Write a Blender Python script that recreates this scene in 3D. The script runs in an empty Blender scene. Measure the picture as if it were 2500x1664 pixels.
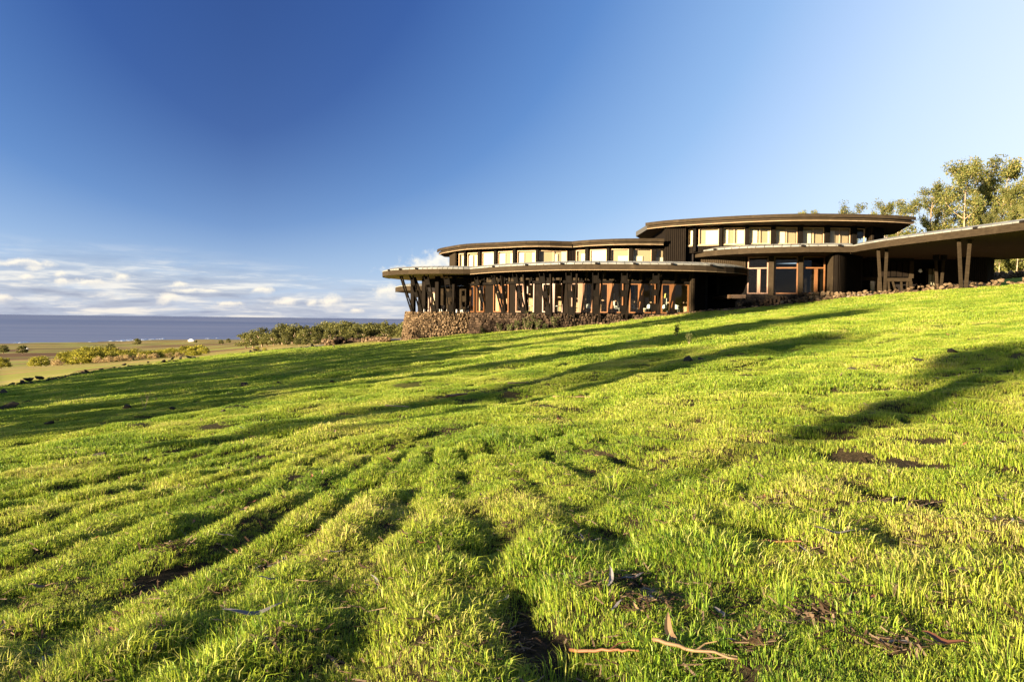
import bpy, math, random
import numpy as np
from mathutils import Vector, Matrix

rng = np.random.default_rng(7)
random.seed(7)
S = bpy.context.scene
COL = S.collection
R = math.radians

# ------------------------------------------------------------------ camera
FPX = 1900.0                      # focal length in photograph pixels (2500 wide)
PITCH, ROLL = R(1.568), R(0.64)
cam_d = bpy.data.cameras.new('camera')
cam = bpy.data.objects.new('camera', cam_d)
COL.objects.link(cam)
cam_d.sensor_width = 36.0
cam_d.lens = 36.0 * FPX / 2500.0
cam_d.clip_start = 0.05
cam_d.clip_end = 200000.0
CAMROT = Matrix.Rotation(math.pi / 2 - PITCH, 4, 'X') @ Matrix.Rotation(ROLL, 4, 'Z')
cam.matrix_world = CAMROT         # eye level is z = 0, the ground under it -1.6
S.camera = cam

# ------------------------------------------------------------------ exposure
S.view_settings.view_transform = 'Standard'
S.view_settings.look = 'None'
S.view_settings.gamma = 1.0
S.view_settings.exposure = 2.32
S.view_settings.use_curve_mapping = False

# ------------------------------------------------------------------ sun
SUN_AZ, SUN_EL = R(48.0), R(8.0)  # direction the light travels (from +Y toward +X), elevation
LD = (math.sin(SUN_AZ), math.cos(SUN_AZ))
sd = bpy.data.lights.new('sun', 'SUN')
sd.energy = 5.0
sd.angle = R(0.53)
sd.color = (1.0, 0.83, 0.57)
sun = bpy.data.objects.new('sun', sd)
COL.objects.link(sun)
ldir = Vector((LD[0] * math.cos(SUN_EL), LD[1] * math.cos(SUN_EL), -math.sin(SUN_EL)))
sun.rotation_euler = ldir.to_track_quat('-Z', 'Y').to_euler()
sun.location = (-60, -50, 60)


# ------------------------------------------------------------------ node helper
class NT:
    def __init__(s, tree):
        s.t = tree
        s.t.nodes.clear()

    def n(s, kind, **kw):
        nd = s.t.nodes.new(kind)
        ins = kw.pop('ins', {})
        for k, v in kw.items():
            setattr(nd, k, v)
        for k, v in ins.items():
            if isinstance(v, bpy.types.NodeSocket):
                s.t.links.new(v, nd.inputs[k])
            else:
                nd.inputs[k].default_value = v
        return nd

    def m(s, op, a, b=None, c=None, clamp=False):
        nd = s.t.nodes.new('ShaderNodeMath')
        nd.operation = op
        nd.use_clamp = clamp
        for i, v in enumerate((a, b, c)):
            if v is None:
                continue
            if isinstance(v, bpy.types.NodeSocket):
                s.t.links.new(v, nd.inputs[i])
            else:
                nd.inputs[i].default_value = v
        return nd.outputs[0]

    def mix(s, f, a, b, blend='MIX'):
        nd = s.t.nodes.new('ShaderNodeMix')
        nd.data_type = 'RGBA'
        nd.blend_type = blend
        for k, v in ((0, f), (6, a), (7, b)):
            if isinstance(v, bpy.types.NodeSocket):
                s.t.links.new(v, nd.inputs[k])
            else:
                nd.inputs[k].default_value = v if k == 0 else (*v[:3], 1.0)
        return nd.outputs[2]

    def ramp(s, f, stops, interp='LINEAR'):
        nd = s.t.nodes.new('ShaderNodeValToRGB')
        nd.color_ramp.interpolation = interp
        el = nd.color_ramp.elements
        while len(el) < len(stops):
            el.new(0.5)
        for e, (p, c) in zip(el, stops):
            e.position = p
            e.color = (*c[:3], 1.0) if not isinstance(c, (int, float)) else (c, c, c, 1.0)
        s.t.links.new(f, nd.inputs[0])
        return nd.outputs[0]

    def smooth(s, v, a, b):
        nd = s.t.nodes.new('ShaderNodeMapRange')
        nd.interpolation_type = 'SMOOTHSTEP'
        nd.inputs[1].default_value = a
        nd.inputs[2].default_value = b
        s.t.links.new(v, nd.inputs[0])
        return nd.outputs[0]


def srgb(r, g, b):
    f = lambda c: c / 255 / 12.92 if c / 255 <= 0.04045 else ((c / 255 + 0.055) / 1.055) ** 2.4
    return (f(r), f(g), f(b))


# ------------------------------------------------------------------ sky
W = bpy.data.worlds.new('World')
S.world = W
W.use_nodes = True
w = NT(W.node_tree)
tc = w.n('ShaderNodeTexCoord')
sep = w.n('ShaderNodeSeparateXYZ', ins={0: tc.outputs['Generated']})
dx, dy, dz = sep.outputs
nish = w.n('ShaderNodeTexSky')
nish.sky_type = 'NISHITA'
nish.sun_disc = False
nish.sun_elevation = SUN_EL
nish.sun_rotation = SUN_AZ + math.pi
nish.air_density = 1.0
nish.dust_density = 0.6
nish.ozone_density = 2.0
# clear evening sky: deepest where the light is most polarised, paler toward the horizon
AZ0 = R(-19.0)
pdot = w.m('ABSOLUTE', w.m('ADD', w.m('MULTIPLY', dx, math.cos(AZ0)), w.m('MULTIPLY', dy, -math.sin(AZ0))))
A = w.m('MULTIPLY', w.m('POWER', pdot, 1.25), 1.2, clamp=True)
zc = w.m('MAXIMUM', dz, 0.0)
E1 = w.m('EXPONENT', w.m('MULTIPLY', zc, -6.0))
one_m = w.m('MULTIPLY', w.m('SUBTRACT', 1.0, w.m('MULTIPLY', A, 1.0)), w.m('SUBTRACT', 1.0, w.m('MULTIPLY', E1, 0.80)))
mm = w.m('SUBTRACT', 1.0, one_m, clamp=True)
skycol = w.ramp(mm, [(0.0, srgb(14, 48, 118)), (0.22, srgb(30, 70, 145)), (0.42, srgb(76, 120, 186)),
                     (0.62, srgb(136, 172, 220)), (0.80, srgb(194, 214, 245)), (1.0, srgb(232, 240, 252))])
# grey lavender haze low over the sea
hz = w.m('MULTIPLY', w.m('EXPONENT', w.m('MULTIPLY', zc, -19.0)), 0.85)
skycol = w.mix(hz, skycol, srgb(176, 187, 207))
# --- clouds (in azimuth / height-over-horizon coordinates)
az = w.m('ARCTAN2', dx, dy)
warp = w.n('ShaderNodeTexNoise', noise_dimensions='3D', ins={'Scale': 60.0, 'Detail': 6.0, 'Roughness': 0.62, 'Vector': tc.outputs['Generated']})
wsep = w.n('ShaderNodeSeparateXYZ', ins={0: warp.outputs['Color']})
cvec = w.n('ShaderNodeCombineXYZ', ins={0: w.m('MULTIPLY', az, 5.0), 1: w.m('MULTIPLY', dz, 26.0), 2: 0.3})
band = w.n('ShaderNodeTexNoise', ins={'Scale': 1.6, 'Detail': 8.0, 'Roughness': 0.60, 'Distortion': 0.35, 'Vector': cvec.outputs[0]})
# the bank is thick at the left and thins toward the right
left = w.smooth(az, 0.02, -0.50)
topz = w.m('ADD', 0.038, w.m('MULTIPLY', left, 0.046))
hmask = w.smooth(w.m('DIVIDE', dz, topz), 1.12, 0.30)
bmask = w.m('MULTIPLY', w.smooth(band.outputs[0], 0.30, 0.56), hmask)
bmask = w.m('MULTIPLY', bmask, w.m('ADD', 0.62, w.m('MULTIPLY', left, 0.38)))
cvec2 = w.n('ShaderNodeCombineXYZ', ins={0: w.m('MULTIPLY', az, 8.0), 1: w.m('MULTIPLY', dz, 70.0), 2: 4.3})
cn2 = w.n('ShaderNodeTexNoise', ins={'Scale': 1.4, 'Detail': 7.0, 'Roughness': 0.62, 'Distortion': 0.3, 'Vector': cvec2.outputs[0]})
ccol = w.ramp(cn2.outputs[0], [(0.34, srgb(138, 150, 182)), (0.50, srgb(178, 186, 206)), (0.62, srgb(236, 230, 224))])
skycol = w.mix(bmask, skycol, ccol)
streak = w.m('MULTIPLY', w.m('MULTIPLY', w.smooth(cn2.outputs[0], 0.50, 0.66), w.smooth(dz, 0.062, 0.045)), w.smooth(dz, 0.004, 0.02))
skycol = w.mix(w.m('MULTIPLY', streak, 0.35), skycol, srgb(222, 224, 230))


def puff(col, px, py, rx, ry, amt=0.95):
    a0 = math.atan((px - 1250) / FPX)
    z0 = (780 + 0.0112 * (px - 1250) - py) / FPX
    k = math.cos(a0)
    ex = w.m('DIVIDE', w.m('SUBTRACT', az, a0), rx / FPX * k)
    ez = w.m('DIVIDE', w.m('SUBTRACT', w.m('DIVIDE', dz, k), z0), ry / FPX)
    ex = w.m('ADD', ex, w.m('MULTIPLY', w.m('SUBTRACT', wsep.outputs[0], 0.5), 2.6))
    ez = w.m('ADD', ez, w.m('MULTIPLY', w.m('SUBTRACT', wsep.outputs[1], 0.5), 2.6))
    # flat soft base, crisp billowing top
    dn = w.m('SQRT', w.m('ADD', w.m('MULTIPLY', ex, ex), w.m('MULTIPLY', ez, ez)))
    mk = w.smooth(dn, 1.45, 0.40)
    shade = w.smooth(w.m('ADD', w.m('MULTIPLY', ez, 0.8), w.m('MULTIPLY', ex, -0.3)), -1.0, 0.5)
    pc = w.mix(shade, srgb(176, 184, 206), srgb(250, 240, 226))
    return w.mix(w.m('MULTIPLY', w.m('MULTIPLY', mk, amt), w.m('ADD', 0.35, w.m('MULTIPLY', shade, 0.65))), col, pc)


for p in [(812, 744, 24, 20), (764, 742, 14, 12), (698, 738, 32, 11), (640, 711, 20, 9), (950, 716, 34, 19),
          (1060, 650, 60, 28), (1010, 664, 70, 14), (407, 731, 24, 14), (300, 681, 26, 12), (225, 690, 34, 9), (158, 690, 20, 10),
          (86, 657, 17, 10), (50, 645, 58, 10), (8, 730, 22, 12), (455, 711, 34, 7), (515, 711, 24, 6), (148, 672, 14, 9),
          (66, 676, 14, 8), (870, 760, 16, 8), (440, 697, 20, 9), (560, 745, 30, 8)]:
    skycol = puff(skycol, *p)
below = w.smooth(dz, -0.002, -0.03)
skycol = w.mix(below, skycol, (0.05, 0.06, 0.07))
SKY_K = 0.245
nsc = w.n('ShaderNodeVectorMath', operation='SCALE', ins={0: nish.outputs[0], 'Scale': 0.22})
skymix = w.mix(0.86, nsc.outputs[0], skycol)
addb = w.n('ShaderNodeBackground', ins={'Color': skymix, 'Strength': SKY_K})
wo = w.n('ShaderNodeOutputWorld', ins={0: addb.outputs[0]})


# ------------------------------------------------------------------ tagging and mesh helpers
def tag(o, label=None, cat=None, group=None, kind=None):
    if label: o['label'] = label
    if cat: o['category'] = cat
    if group: o['group'] = group
    if kind: o['kind'] = kind
    return o


def empty(name, loc=(0, 0, 0), parent=None):
    o = bpy.data.objects.new(name, None)
    COL.objects.link(o)
    o.location = loc
    if parent: o.parent = parent
    o.empty_display_size = 0.3
    return o


class MB:
    """collects boxes, prisms and quads"""
    def __init__(s):
        s.v, s.f = [], []

    def add(s, vs, fs):
        k = len(s.v)
        s.v += [tuple(v) for v in vs]
        s.f += [tuple(i + k for i in f) for f in fs]

    def hexa(s, p):   # 8 points: bottom 0-3, top 4-7
        s.add(p, [(3, 2, 1, 0), (4, 5, 6, 7), (0, 1, 5, 4), (1, 2, 6, 5), (2, 3, 7, 6), (3, 0, 4, 7)])

    def bar(s, a, b, z0, z1, th, off=0.0):
        """upright box along plan segment a-b, thickness th centred off metres outward (toward camera side)"""
        ax, ay = a[:2]; bx, by = b[:2]
        L = math.hypot(bx - ax, by - ay) or 1e-6
        nx, ny = (by - ay) / L, -(bx - ax) / L
        if nx * (ax + bx) / 2 + ny * (ay + by) / 2 > 0: nx, ny = -nx, -ny
        o1, o0 = off + th / 2, off - th / 2
        q = [(ax + nx * o1, ay + ny * o1), (bx + nx * o1, by + ny * o1), (bx + nx * o0, by + ny * o0), (ax + nx * o0, ay + ny * o0)]
        s.hexa([(x, y, z0) for x, y in q] + [(x, y, z1) for x, y in q])

    def beam(s, a, b, u, hu, hv):
        """bar from a to b with cross axes u (half hu) and perpendicular (half hv)"""
        a, b = Vector(a), Vector(b)
        d = (b - a).normalized()
        u = Vector(u); u = (u - d * u.dot(d)).normalized()
        v = d.cross(u)
        c = [u * hu + v * hv, -u * hu + v * hv, -u * hu - v * hv, u * hu - v * hv]
        s.hexa([a + k for k in c] + [b + k for k in c])

    def prism(s, poly, z0, z1):
        n = len(poly)
        s.add([(x, y, z0) for x, y in poly] + [(x, y, z1) for x, y in poly],
              [tuple(range(n - 1, -1, -1)), tuple(range(n, 2 * n))] + [(i, (i + 1) % n, (i + 1) % n + n, i + n) for i in range(n)])

    def tube(s, pts, rad, n=7):
        k = len(s.v)
        pts = [Vector(p) for p in pts]
        for i, p in enumerate(pts):
            d = (pts[min(i + 1, len(pts) - 1)] - pts[max(i - 1, 0)]).normalized()
            u = d.cross(Vector((0.31, 0.17, 0.93)))
            if u.length < 1e-3: u = d.cross(Vector((1, 0, 0)))
            u.normalize(); v = d.cross(u)
            r = rad[i] if hasattr(rad, '__len__') else rad
            for j in range(n):
                t = 2 * math.pi * j / n
                s.v.append(tuple(p + (u * math.cos(t) + v * math.sin(t)) * r))
        for i in range(len(pts) - 1):
            for j in range(n):
                a = k + i * n + j; b = k + i * n + (j + 1) % n
                s.f.append((a, b, b + n, a + n))
        s.f.append(tuple(k + j for j in range(n - 1, -1, -1)))
        s.f.append(tuple(k + (len(pts) - 1) * n + j for j in range(n)))

    def mesh(s, name, mat, smooth=False):
        me = bpy.data.meshes.new(name)
        me.from_pydata(s.v, [], s.f)
        if mat: me.materials.append(mat)
        if smooth: me.polygons.foreach_set('use_smooth', [True] * len(me.polygons))
        me.update()
        return me

    def build(s, name, mat, parent=None, smooth=False, kind=None):
        return link(name, s.mesh(name, mat, smooth), parent, kind)


def link(name, me, parent=None, kind=None, loc=None, rot=None, scale=None):
    o = bpy.data.objects.new(name, me)
    COL.objects.link(o)
    if parent: o.parent = parent
    if kind: o['kind'] = kind
    if loc is not None: o.location = loc
    if rot is not None: o.rotation_euler = rot
    if scale is not None: o.scale = scale
    return o


def np_mesh(name, verts, faces, mat, smooth=False):
    """fast mesh from arrays; faces (n,k)"""
    me = bpy.data.meshes.new(name)
    verts = np.asarray(verts, np.float32); faces = np.asarray(faces, np.int32)
    n, k = faces.shape
    me.vertices.add(len(verts)); me.vertices.foreach_set('co', verts.ravel())
    me.loops.add(n * k); me.loops.foreach_set('vertex_index', faces.ravel())
    me.polygons.add(n); me.polygons.foreach_set('loop_start', np.arange(0, n * k, k, dtype=np.int32))
    if smooth: me.polygons.foreach_set('use_smooth', np.ones(n, bool))
    me.update(calc_edges=True)
    if mat: me.materials.append(mat)
    return me


# ------------------------------------------------------------------ photograph geometry (used to survey the place)
def ray(px, py):
    return (CAMROT.to_3x3() @ Vector(((px - 1250) / FPX, -(py - 832) / FPX, -1.0)))


def at_depth(px, py, d):
    v = ray(px, py); return v * (d / v.y)


def at_height(px, py, z):
    v = ray(px, py); return v * (z / v.z)


def sstep(x, a, b):
    t = np.clip((x - a) / (b - a), 0, 1)
    return t * t * (3 - 2 * t)


def vnoise(x, y, seed=0):
    """value noise, vectorised, range -1..1"""
    xi = np.floor(x).astype(np.int64); yi = np.floor(y).astype(np.int64)
    xf, yf = x - xi, y - yi
    xf = xf * xf * xf * (xf * (xf * 6 - 15) + 10); yf = yf * yf * yf * (yf * (yf * 6 - 15) + 10)

    def h(a, b):
        n = (a * 374761393 + b * 668265263 + seed * 974711) & 0xffffffff
        n = ((n ^ (n >> 13)) * 1274126177) & 0xffffffff
        n = n ^ (n >> 16)
        return (n & 0xffff) / 32767.5 - 1.0
    v00, v10, v01, v11 = h(xi, yi), h(xi + 1, yi), h(xi, yi + 1), h(xi + 1, yi + 1)
    return (v00 * (1 - xf) + v10 * xf) * (1 - yf) + (v01 * (1 - xf) + v11 * xf) * yf


def fbm(x, y, sc, octv=4, seed=0, rough=0.5):
    r, a, t = 0, 1.0, 0
    for i in range(octv):
        r = r + a * vnoise(x * sc + 17.3 * i, y * sc - 9.1 * i, seed + i * 7); t += a
        a *= rough; sc *= 2.03
    return r / t


# ------------------------------------------------------------------ terrain
BT = np.array([-1.5, -0.75, -0.658, -0.526, -0.395, -0.289, -0.184, -0.12, 0.0, 0.3, 1.5])
BD = np.array([38, 40, 42, 59, 74, 76, 71, 72, 95, 110, 120.])
TD = np.array([60, 80, 100, 140, 200, 350, 700, 1300, 1700, 2150, 2600.])
TP = np.array([-900, 0, 250, 500, 700, 900, 1000, 1250, 1700, 2200, 2330, 2460, 2800, 3600.])
TBv = np.array([  # pixels below the horizon, rows = TP, cols = TD
    [260, 240, 220, 190, 160, 130, 96, 82, 72, 60, 58],
    [190, 184, 176, 160, 146, 125, 100, 80, 70, 60, 58],
    [150, 140, 134, 128, 122, 114, 92, 75, 67, 58, 57],
    [118, 104, 99, 98, 97, 93, 76, 65, 59, 56, 55],
    [100, 82, 78, 76, 74, 68, 62, 59, 58, 55, 54],
    [72, 56, 48, 52, 58, 60, 58, 57, 56, 55, 54],
    [60, 48, 45, 48, 54, 56, 57, 57, 56, 55, 54],
    [30, 10, 10, 15, 20, 30, 40, 45, 50, 50, 50],
    [0, -20, -30, -30, -30, -30, -30, -20, -10, 0, 0],
    [-60, -80, -95, -110, -150, -180, -150, -120, -80, -60, -50],
    [-70, -90, -98, -120, -175, -238, -150, -120, -80, -60, -50],
    [-75, -92, -100, -120, -160, -205, -150, -120, -80, -60, -50],
    [-80, -95, -105, -125, -160, -210, -190, -150, -100, -60, -50],
    [-90, -100, -110, -130, -170, -220, -200, -150, -100, -60, -50.]])


def furrow(x, y):
    """worn ridges and furrows of the near slope, running together uphill"""
    ux, uy = x + 1.2, 13.5 - y
    rr = np.hypot(ux, uy)
    an = np.arctan2(ux, uy) + 0.026 * vnoise(x * 0.8, y * 0.8, 83) + 0.014 * vnoise(x * 2.7, y * 2.7, 84)
    wgt = sstep(rr, 2.6, 4.5) * (1 - sstep(rr, 11, 15)) * sstep(uy, -0.5, 2.0) * (0.75 + 0.5 * vnoise(x * .6, y * .6, 85))
    return np.cos(an / 0.087 * 2 * math.pi) * wgt


def lump(x, y):
    """hummocks and terracettes of the pasture"""
    c, s_ = math.cos(R(38)), math.sin(R(38))
    a = x * s_ + y * c; b = x * c - y * s_       # along / across the terracettes
    wob = 0.55 * vnoise(x * 0.33, y * 0.33, 5)
    r1 = vnoise(a * 0.42 + 3, (b + wob) * 1.35, 11)
    r2 = vnoise(a * 1.0, (b + wob) * 2.9, 23)
    r3 = vnoise(x * 2.6, y * 2.6, 31)
    r4 = vnoise(x * 0.17, y * 0.17, 41)
    r = np.hypot(x, y)
    near = 1.0 - 0.45 * sstep(r, 15, 60)
    f_ = furrow(x, y)
    k = 0.042 * f_ + 0.075 * r1 * sstep(r, 6, 14) + 0.045 * r2 + 0.04 * r3 * (1 - sstep(r, 12, 30)) + 0.06 * r4
    holes = np.maximum(0, vnoise(x * 0.9 + 50, y * 0.9, 61) - 0.50) * 0.20
    return (k - holes) * near * np.clip(r / 2.0, 0, 1)


def TZ(x, y, bumps=True):
    x = np.asarray(x, float); y = np.asarray(y, float)
    r = np.hypot(x, y)
    xs = 200 * np.tanh(x / 200)
    ys = 300 * np.tanh(y / 300)
    pl = -1.6 + 0.104 * xs + 0.010 * ys
    pl = pl + 0.2 * sstep(x, 5, 15) * sstep(y, 35, 58) + 0.30 * sstep(x, 19, 27) * sstep(y, 30, 46)
    # level terrace in front of and under the entrance canopy
    pl = pl - 0.30 * np.exp(-((x + 12.5) / 5.0) ** 2 - ((y - 70) / 6.0) ** 2)
    cap = np.minimum(pl, 2.08)
    kk = sstep(x, 21, 23.5) * (1 - sstep(x, 40, 46)) * sstep(y, 50 - 0.9 * (x - 25), 53.5 - 0.9 * (x - 25)) * (1 - sstep(y, 74, 82))
    pl = pl * (1 - kk) + cap * kk
    t = np.clip(np.where(y > 1, x / np.maximum(y, 1), np.sign(x) * 1.5), -1.5, 1.5)
    b = np.interp(t, BT, BD)
    wy = sstep(y / np.maximum(r, 1e-6), 0.35, 0.6)
    s_ = sstep(y, b, b + 9) * wy
    px = t * FPX + 1250
    ld = np.log(np.clip(y, TD[0], TD[-1])); LT = np.log(TD)
    # bilinear with smooth columns
    ci = np.clip(np.searchsorted(TP, px) - 1, 0, len(TP) - 2)
    cf = np.clip((px - TP[ci]) / (TP[ci + 1] - TP[ci]), 0, 1)
    ri = np.clip(np.searchsorted(LT, ld) - 1, 0, len(LT) - 2)
    rf = np.clip((ld - LT[ri]) / (LT[ri + 1] - LT[ri]), 0, 1)
    bb = (TBv[ci, ri] * (1 - rf) + TBv[ci, ri + 1] * rf) * (1 - cf) + (TBv[ci + 1, ri] * (1 - rf) + TBv[ci + 1, ri + 1] * rf) * cf
    far = -bb / FPX * np.clip(y, TD[0], 1e9)
    far = far + fbm(x, y, 0.02, 3, 71) * 0.5 * sstep(r, 90, 200)
    z = pl * (1 - s_) + far * s_
    if bumps:
        m = (1 - s_) * (1 - sstep(r, 90, 130)) * (1 - kk)
        z = z + lump(x, y) * m
    return z


def tz(x, y, bumps=True):
    return float(TZ(np.array([x]), np.array([y]), bumps)[0])


# front line of building (no meadow behind it): plan polyline x -> y
FLX = np.array([-60, -14, -10.2, -9.0, -6.5, -4.6, -3.2, -1.5, 1.6, 4.8, 9.0, 12.0, 17.0, 20.5, 23.5, 26.0, 28.5, 31, 40, 80])
FLY = np.array([200, 200, 73, 70, 67.8, 67.2, 66.8, 65.0, 61.8, 60.2, 59.5, 59.2, 59.0, 58.6, 56.0, 52.0, 48.0, 46, 46, 100.])


# ------------------------------------------------------------------ materials
def mat(name, fn):
    m = bpy.data.materials.new(name)
    m.use_nodes = True
    t = NT(m.node_tree)
    out = t.n('ShaderNodeOutputMaterial')
    r = fn(t)
    t.t.links.new(r, out.inputs[0])
    return m


def pbr(t, col, rough=0.8, spec=0.3, bump=None, bstr=0.3, bdist=0.02, metal=0.0):
    ins = {'Base Color': col if isinstance(col, bpy.types.NodeSocket) else (*col, 1.0), 'Roughness': rough,
           'Specular IOR Level': spec, 'Metallic': metal}
    if bump is not None:
        bp = t.n('ShaderNodeBump', ins={'Height': bump, 'Strength': bstr, 'Distance': bdist})
        ins['Normal'] = bp.outputs[0]
    return t.n('ShaderNodeBsdfPrincipled', ins=ins).outputs[0]


def wood(name, c0, c1, scale=(3, 3, 0.6), rough=0.85, obvar=0.35, spec=0.10):
    def fn(t):
        co = t.n('ShaderNodeTexCoord')
        mp = t.n('ShaderNodeMapping', ins={0: co.outputs['Object'], 3: scale})
        nz = t.n('ShaderNodeTexNoise', ins={'Vector': mp.outputs[0], 'Scale': 4.0, 'Detail': 7.0, 'Roughness': 0.65})
        c = t.ramp(nz.outputs[0], [(0.3, c0), (0.7, c1)])
        n2 = t.n('ShaderNodeTexNoise', ins={'Vector': co.outputs['Object'], 'Scale': 1.3, 'Detail': 4.0})
        c = t.mix(t.m('MULTIPLY', t.smooth(n2.outputs[0], 0.55, 0.8), 0.45), c, tuple(min(1, k * 1.6 + 0.003) for k in c1))
        oi = t.n('ShaderNodeObjectInfo')
        k = t.m('ADD', 1 - obvar / 2, t.m('MULTIPLY', oi.outputs['Random'], obvar))
        hs = t.n('ShaderNodeHueSaturation', ins={'Value': k, 'Color': c})
        return pbr(t, hs.outputs[0], rough, spec, nz.outputs[0], 0.35, 0.01)
    return mat(name, fn)


M = {}
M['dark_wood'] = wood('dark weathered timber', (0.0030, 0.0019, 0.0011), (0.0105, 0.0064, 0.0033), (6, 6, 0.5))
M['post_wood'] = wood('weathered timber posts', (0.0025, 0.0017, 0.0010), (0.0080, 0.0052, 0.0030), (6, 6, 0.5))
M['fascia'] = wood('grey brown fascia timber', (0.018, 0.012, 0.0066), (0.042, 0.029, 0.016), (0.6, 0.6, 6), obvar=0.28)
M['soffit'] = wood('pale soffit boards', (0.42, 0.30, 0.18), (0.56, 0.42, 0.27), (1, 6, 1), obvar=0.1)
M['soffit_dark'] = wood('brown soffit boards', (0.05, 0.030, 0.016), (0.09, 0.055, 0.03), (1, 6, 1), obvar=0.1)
M['edge'] = wood('pale trim lip', (0.24, 0.165, 0.095), (0.33, 0.235, 0.14), (1, 1, 1), obvar=0.1)
M['frame'] = wood('orange varnished frames', (0.12, 0.045, 0.013), (0.21, 0.088, 0.028), (3, 3, 0.5), rough=0.45, spec=0.5)
M['warm_wall'] = wood('warm interior boards', (0.42, 0.26, 0.145), (0.58, 0.39, 0.23), (1, 1, 8), obvar=0.2)
M['black'] = wood('black timber and deep shade', (0.006, 0.005, 0.005), (0.018, 0.014, 0.012), (3, 3, 1), obvar=0.1)  # dark fittings; its black also stands in for deep shade in recesses
M['zinc'] = mat('zinc flashing', lambda t: pbr(t, t.ramp(t.n('ShaderNodeTexNoise', ins={'Scale': 2.0, 'Detail': 6.0, 'Vector': t.n('ShaderNodeTexCoord').outputs['Object']}).outputs[0],
                [(0.35, (0.15, 0.145, 0.125)), (0.7, (0.24, 0.23, 0.195))]), 0.6, 0.4))
M['roofing'] = mat('roof membrane', lambda t: pbr(t, (0.06, 0.055, 0.048), 0.8))
M['white'] = mat('white plastic', lambda t: pbr(t, (0.80, 0.78, 0.74), 0.45, 0.5))
M['cloth'] = mat('cream fabric', lambda t: pbr(t, (0.78, 0.70, 0.55), 0.9))
M['brass'] = mat('yellow lamp shade', lambda t: pbr(t, (0.62, 0.42, 0.10), 0.5))
M['inner'] = mat('tan fill panel', lambda t: pbr(t, (0.40, 0.285, 0.175), 0.9))  # for the panels added behind clear glass to warm it
M['floor'] = mat('interior floor', lambda t: pbr(t, (0.16, 0.10, 0.06), 0.5))
M['pave'] = mat('terrace paving', lambda t: pbr(t, (0.16, 0.13, 0.10), 0.85))


def blind_fn(t):
    co = t.n('ShaderNodeTexCoord')
    wv = t.n('ShaderNodeTexWave', wave_type='BANDS', bands_direction='Z', ins={'Vector': co.outputs['Object'], 'Scale': 4.0, 'Distortion': 0.4, 'Detail': 2.0})
    c = t.ramp(wv.outputs[0], [(0.0, (0.66, 0.52, 0.35)), (0.4, (0.80, 0.69, 0.50)), (1.0, (0.83, 0.73, 0.55))])
    return pbr(t, c, 0.85, 0.2)
M['blind'] = mat('woven cream blind', blind_fn)


def glass_fn(t):
    gl = t.n('ShaderNodeBsdfGlossy', ins={'Roughness': 0.02, 'Color': (0.60, 0.55, 0.52, 1)})
    tr = t.n('ShaderNodeBsdfTransparent', ins={'Color': (0.86, 0.88, 0.86, 1)})
    fr = t.n('ShaderNodeFresnel', ins={'IOR': 1.5})
    gm = t.n('ShaderNodeNewGeometry')
    f = t.m('MULTIPLY', fr.outputs[0], t.m('SUBTRACT', 1.0, gm.outputs['Backfacing']), clamp=True)
    return t.n('ShaderNodeMixShader', ins={0: f, 1: tr.outputs[0], 2: gl.outputs[0]}).outputs[0]
M['glass'] = mat('window glass', glass_fn)


def stone_fn(c0, c1, c2):
    def fn(t):
        co = t.n('ShaderNodeTexCoord')
        oi = t.n('ShaderNodeObjectInfo')
        gi = t.n('ShaderNodeNewGeometry')
        rnd = t.m('FRACT', t.m('ADD', oi.outputs['Random'], gi.outputs['Random Per Island']))
        nz = t.n('ShaderNodeTexNoise', ins={'Vector': co.outputs['Object'], 'Scale': 5.0, 'Detail': 6.0, 'Roughness': 0.7})
        c = t.ramp(t.m('ADD', t.m('MULTIPLY', rnd, 0.75), t.m('MULTIPLY', nz.outputs[0], 0.35)), [(0.1, c0), (0.55, c1), (1.0, c2)])
        return pbr(t, c, 0.95, 0.1, nz.outputs[0], 0.6, 0.05)
    return fn
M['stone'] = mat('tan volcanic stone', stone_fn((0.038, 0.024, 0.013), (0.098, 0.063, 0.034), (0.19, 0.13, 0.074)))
M['stone_dark'] = mat('brown and shaded stone', stone_fn((0.014, 0.009, 0.006), (0.038, 0.024, 0.015), (0.080, 0.052, 0.033)))  # darker stone; also carries the shade on retaining wall and cutting
M['lava'] = mat('black lava rock', stone_fn((0.014, 0.012, 0.010), (0.032, 0.027, 0.020), (0.065, 0.055, 0.036)))
M['mortar'] = mat('wall core', lambda t: pbr(t, (0.035, 0.026, 0.018), 0.95, 0.1))


def leafmat(name, ca, cb, cc, trans=0.45, tcol=None, lo=0.75, hi=1.25):
    """foliage: colour differs from leaf to leaf and plant to plant"""
    def fn(t):
        gi = t.n('ShaderNodeNewGeometry'); oi = t.n('ShaderNodeObjectInfo')
        rnd = t.m('FRACT', t.m('ADD', gi.outputs['Random Per Island'], t.m('MULTIPLY', oi.outputs['Random'], 3.0)))
        c = t.ramp(rnd, [(0.0, ca), (0.5, cb), (1.0, cc)])
        k = t.m('ADD', lo, t.m('MULTIPLY', oi.outputs['Random'], hi - lo))
        c = t.n('ShaderNodeHueSaturation', ins={'Value': k, 'Color': c}).outputs[0]
        d = t.n('ShaderNodeBsdfDiffuse', ins={'Color': c})
        tl = t.n('ShaderNodeBsdfTranslucent', ins={'Color': c})
        mx = t.n('ShaderNodeMixShader', ins={0: trans, 1: d.outputs[0], 2: tl.outputs[0]})
        gl = t.n('ShaderNodeBsdfGlossy', ins={'Roughness': 0.45, 'Color': (0.8, 0.8, 0.8, 1)})
        return t.n('ShaderNodeMixShader', ins={0: 0.012, 1: mx.outputs[0], 2: gl.outputs[0]}).outputs[0]
    return mat(name, fn)


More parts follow.
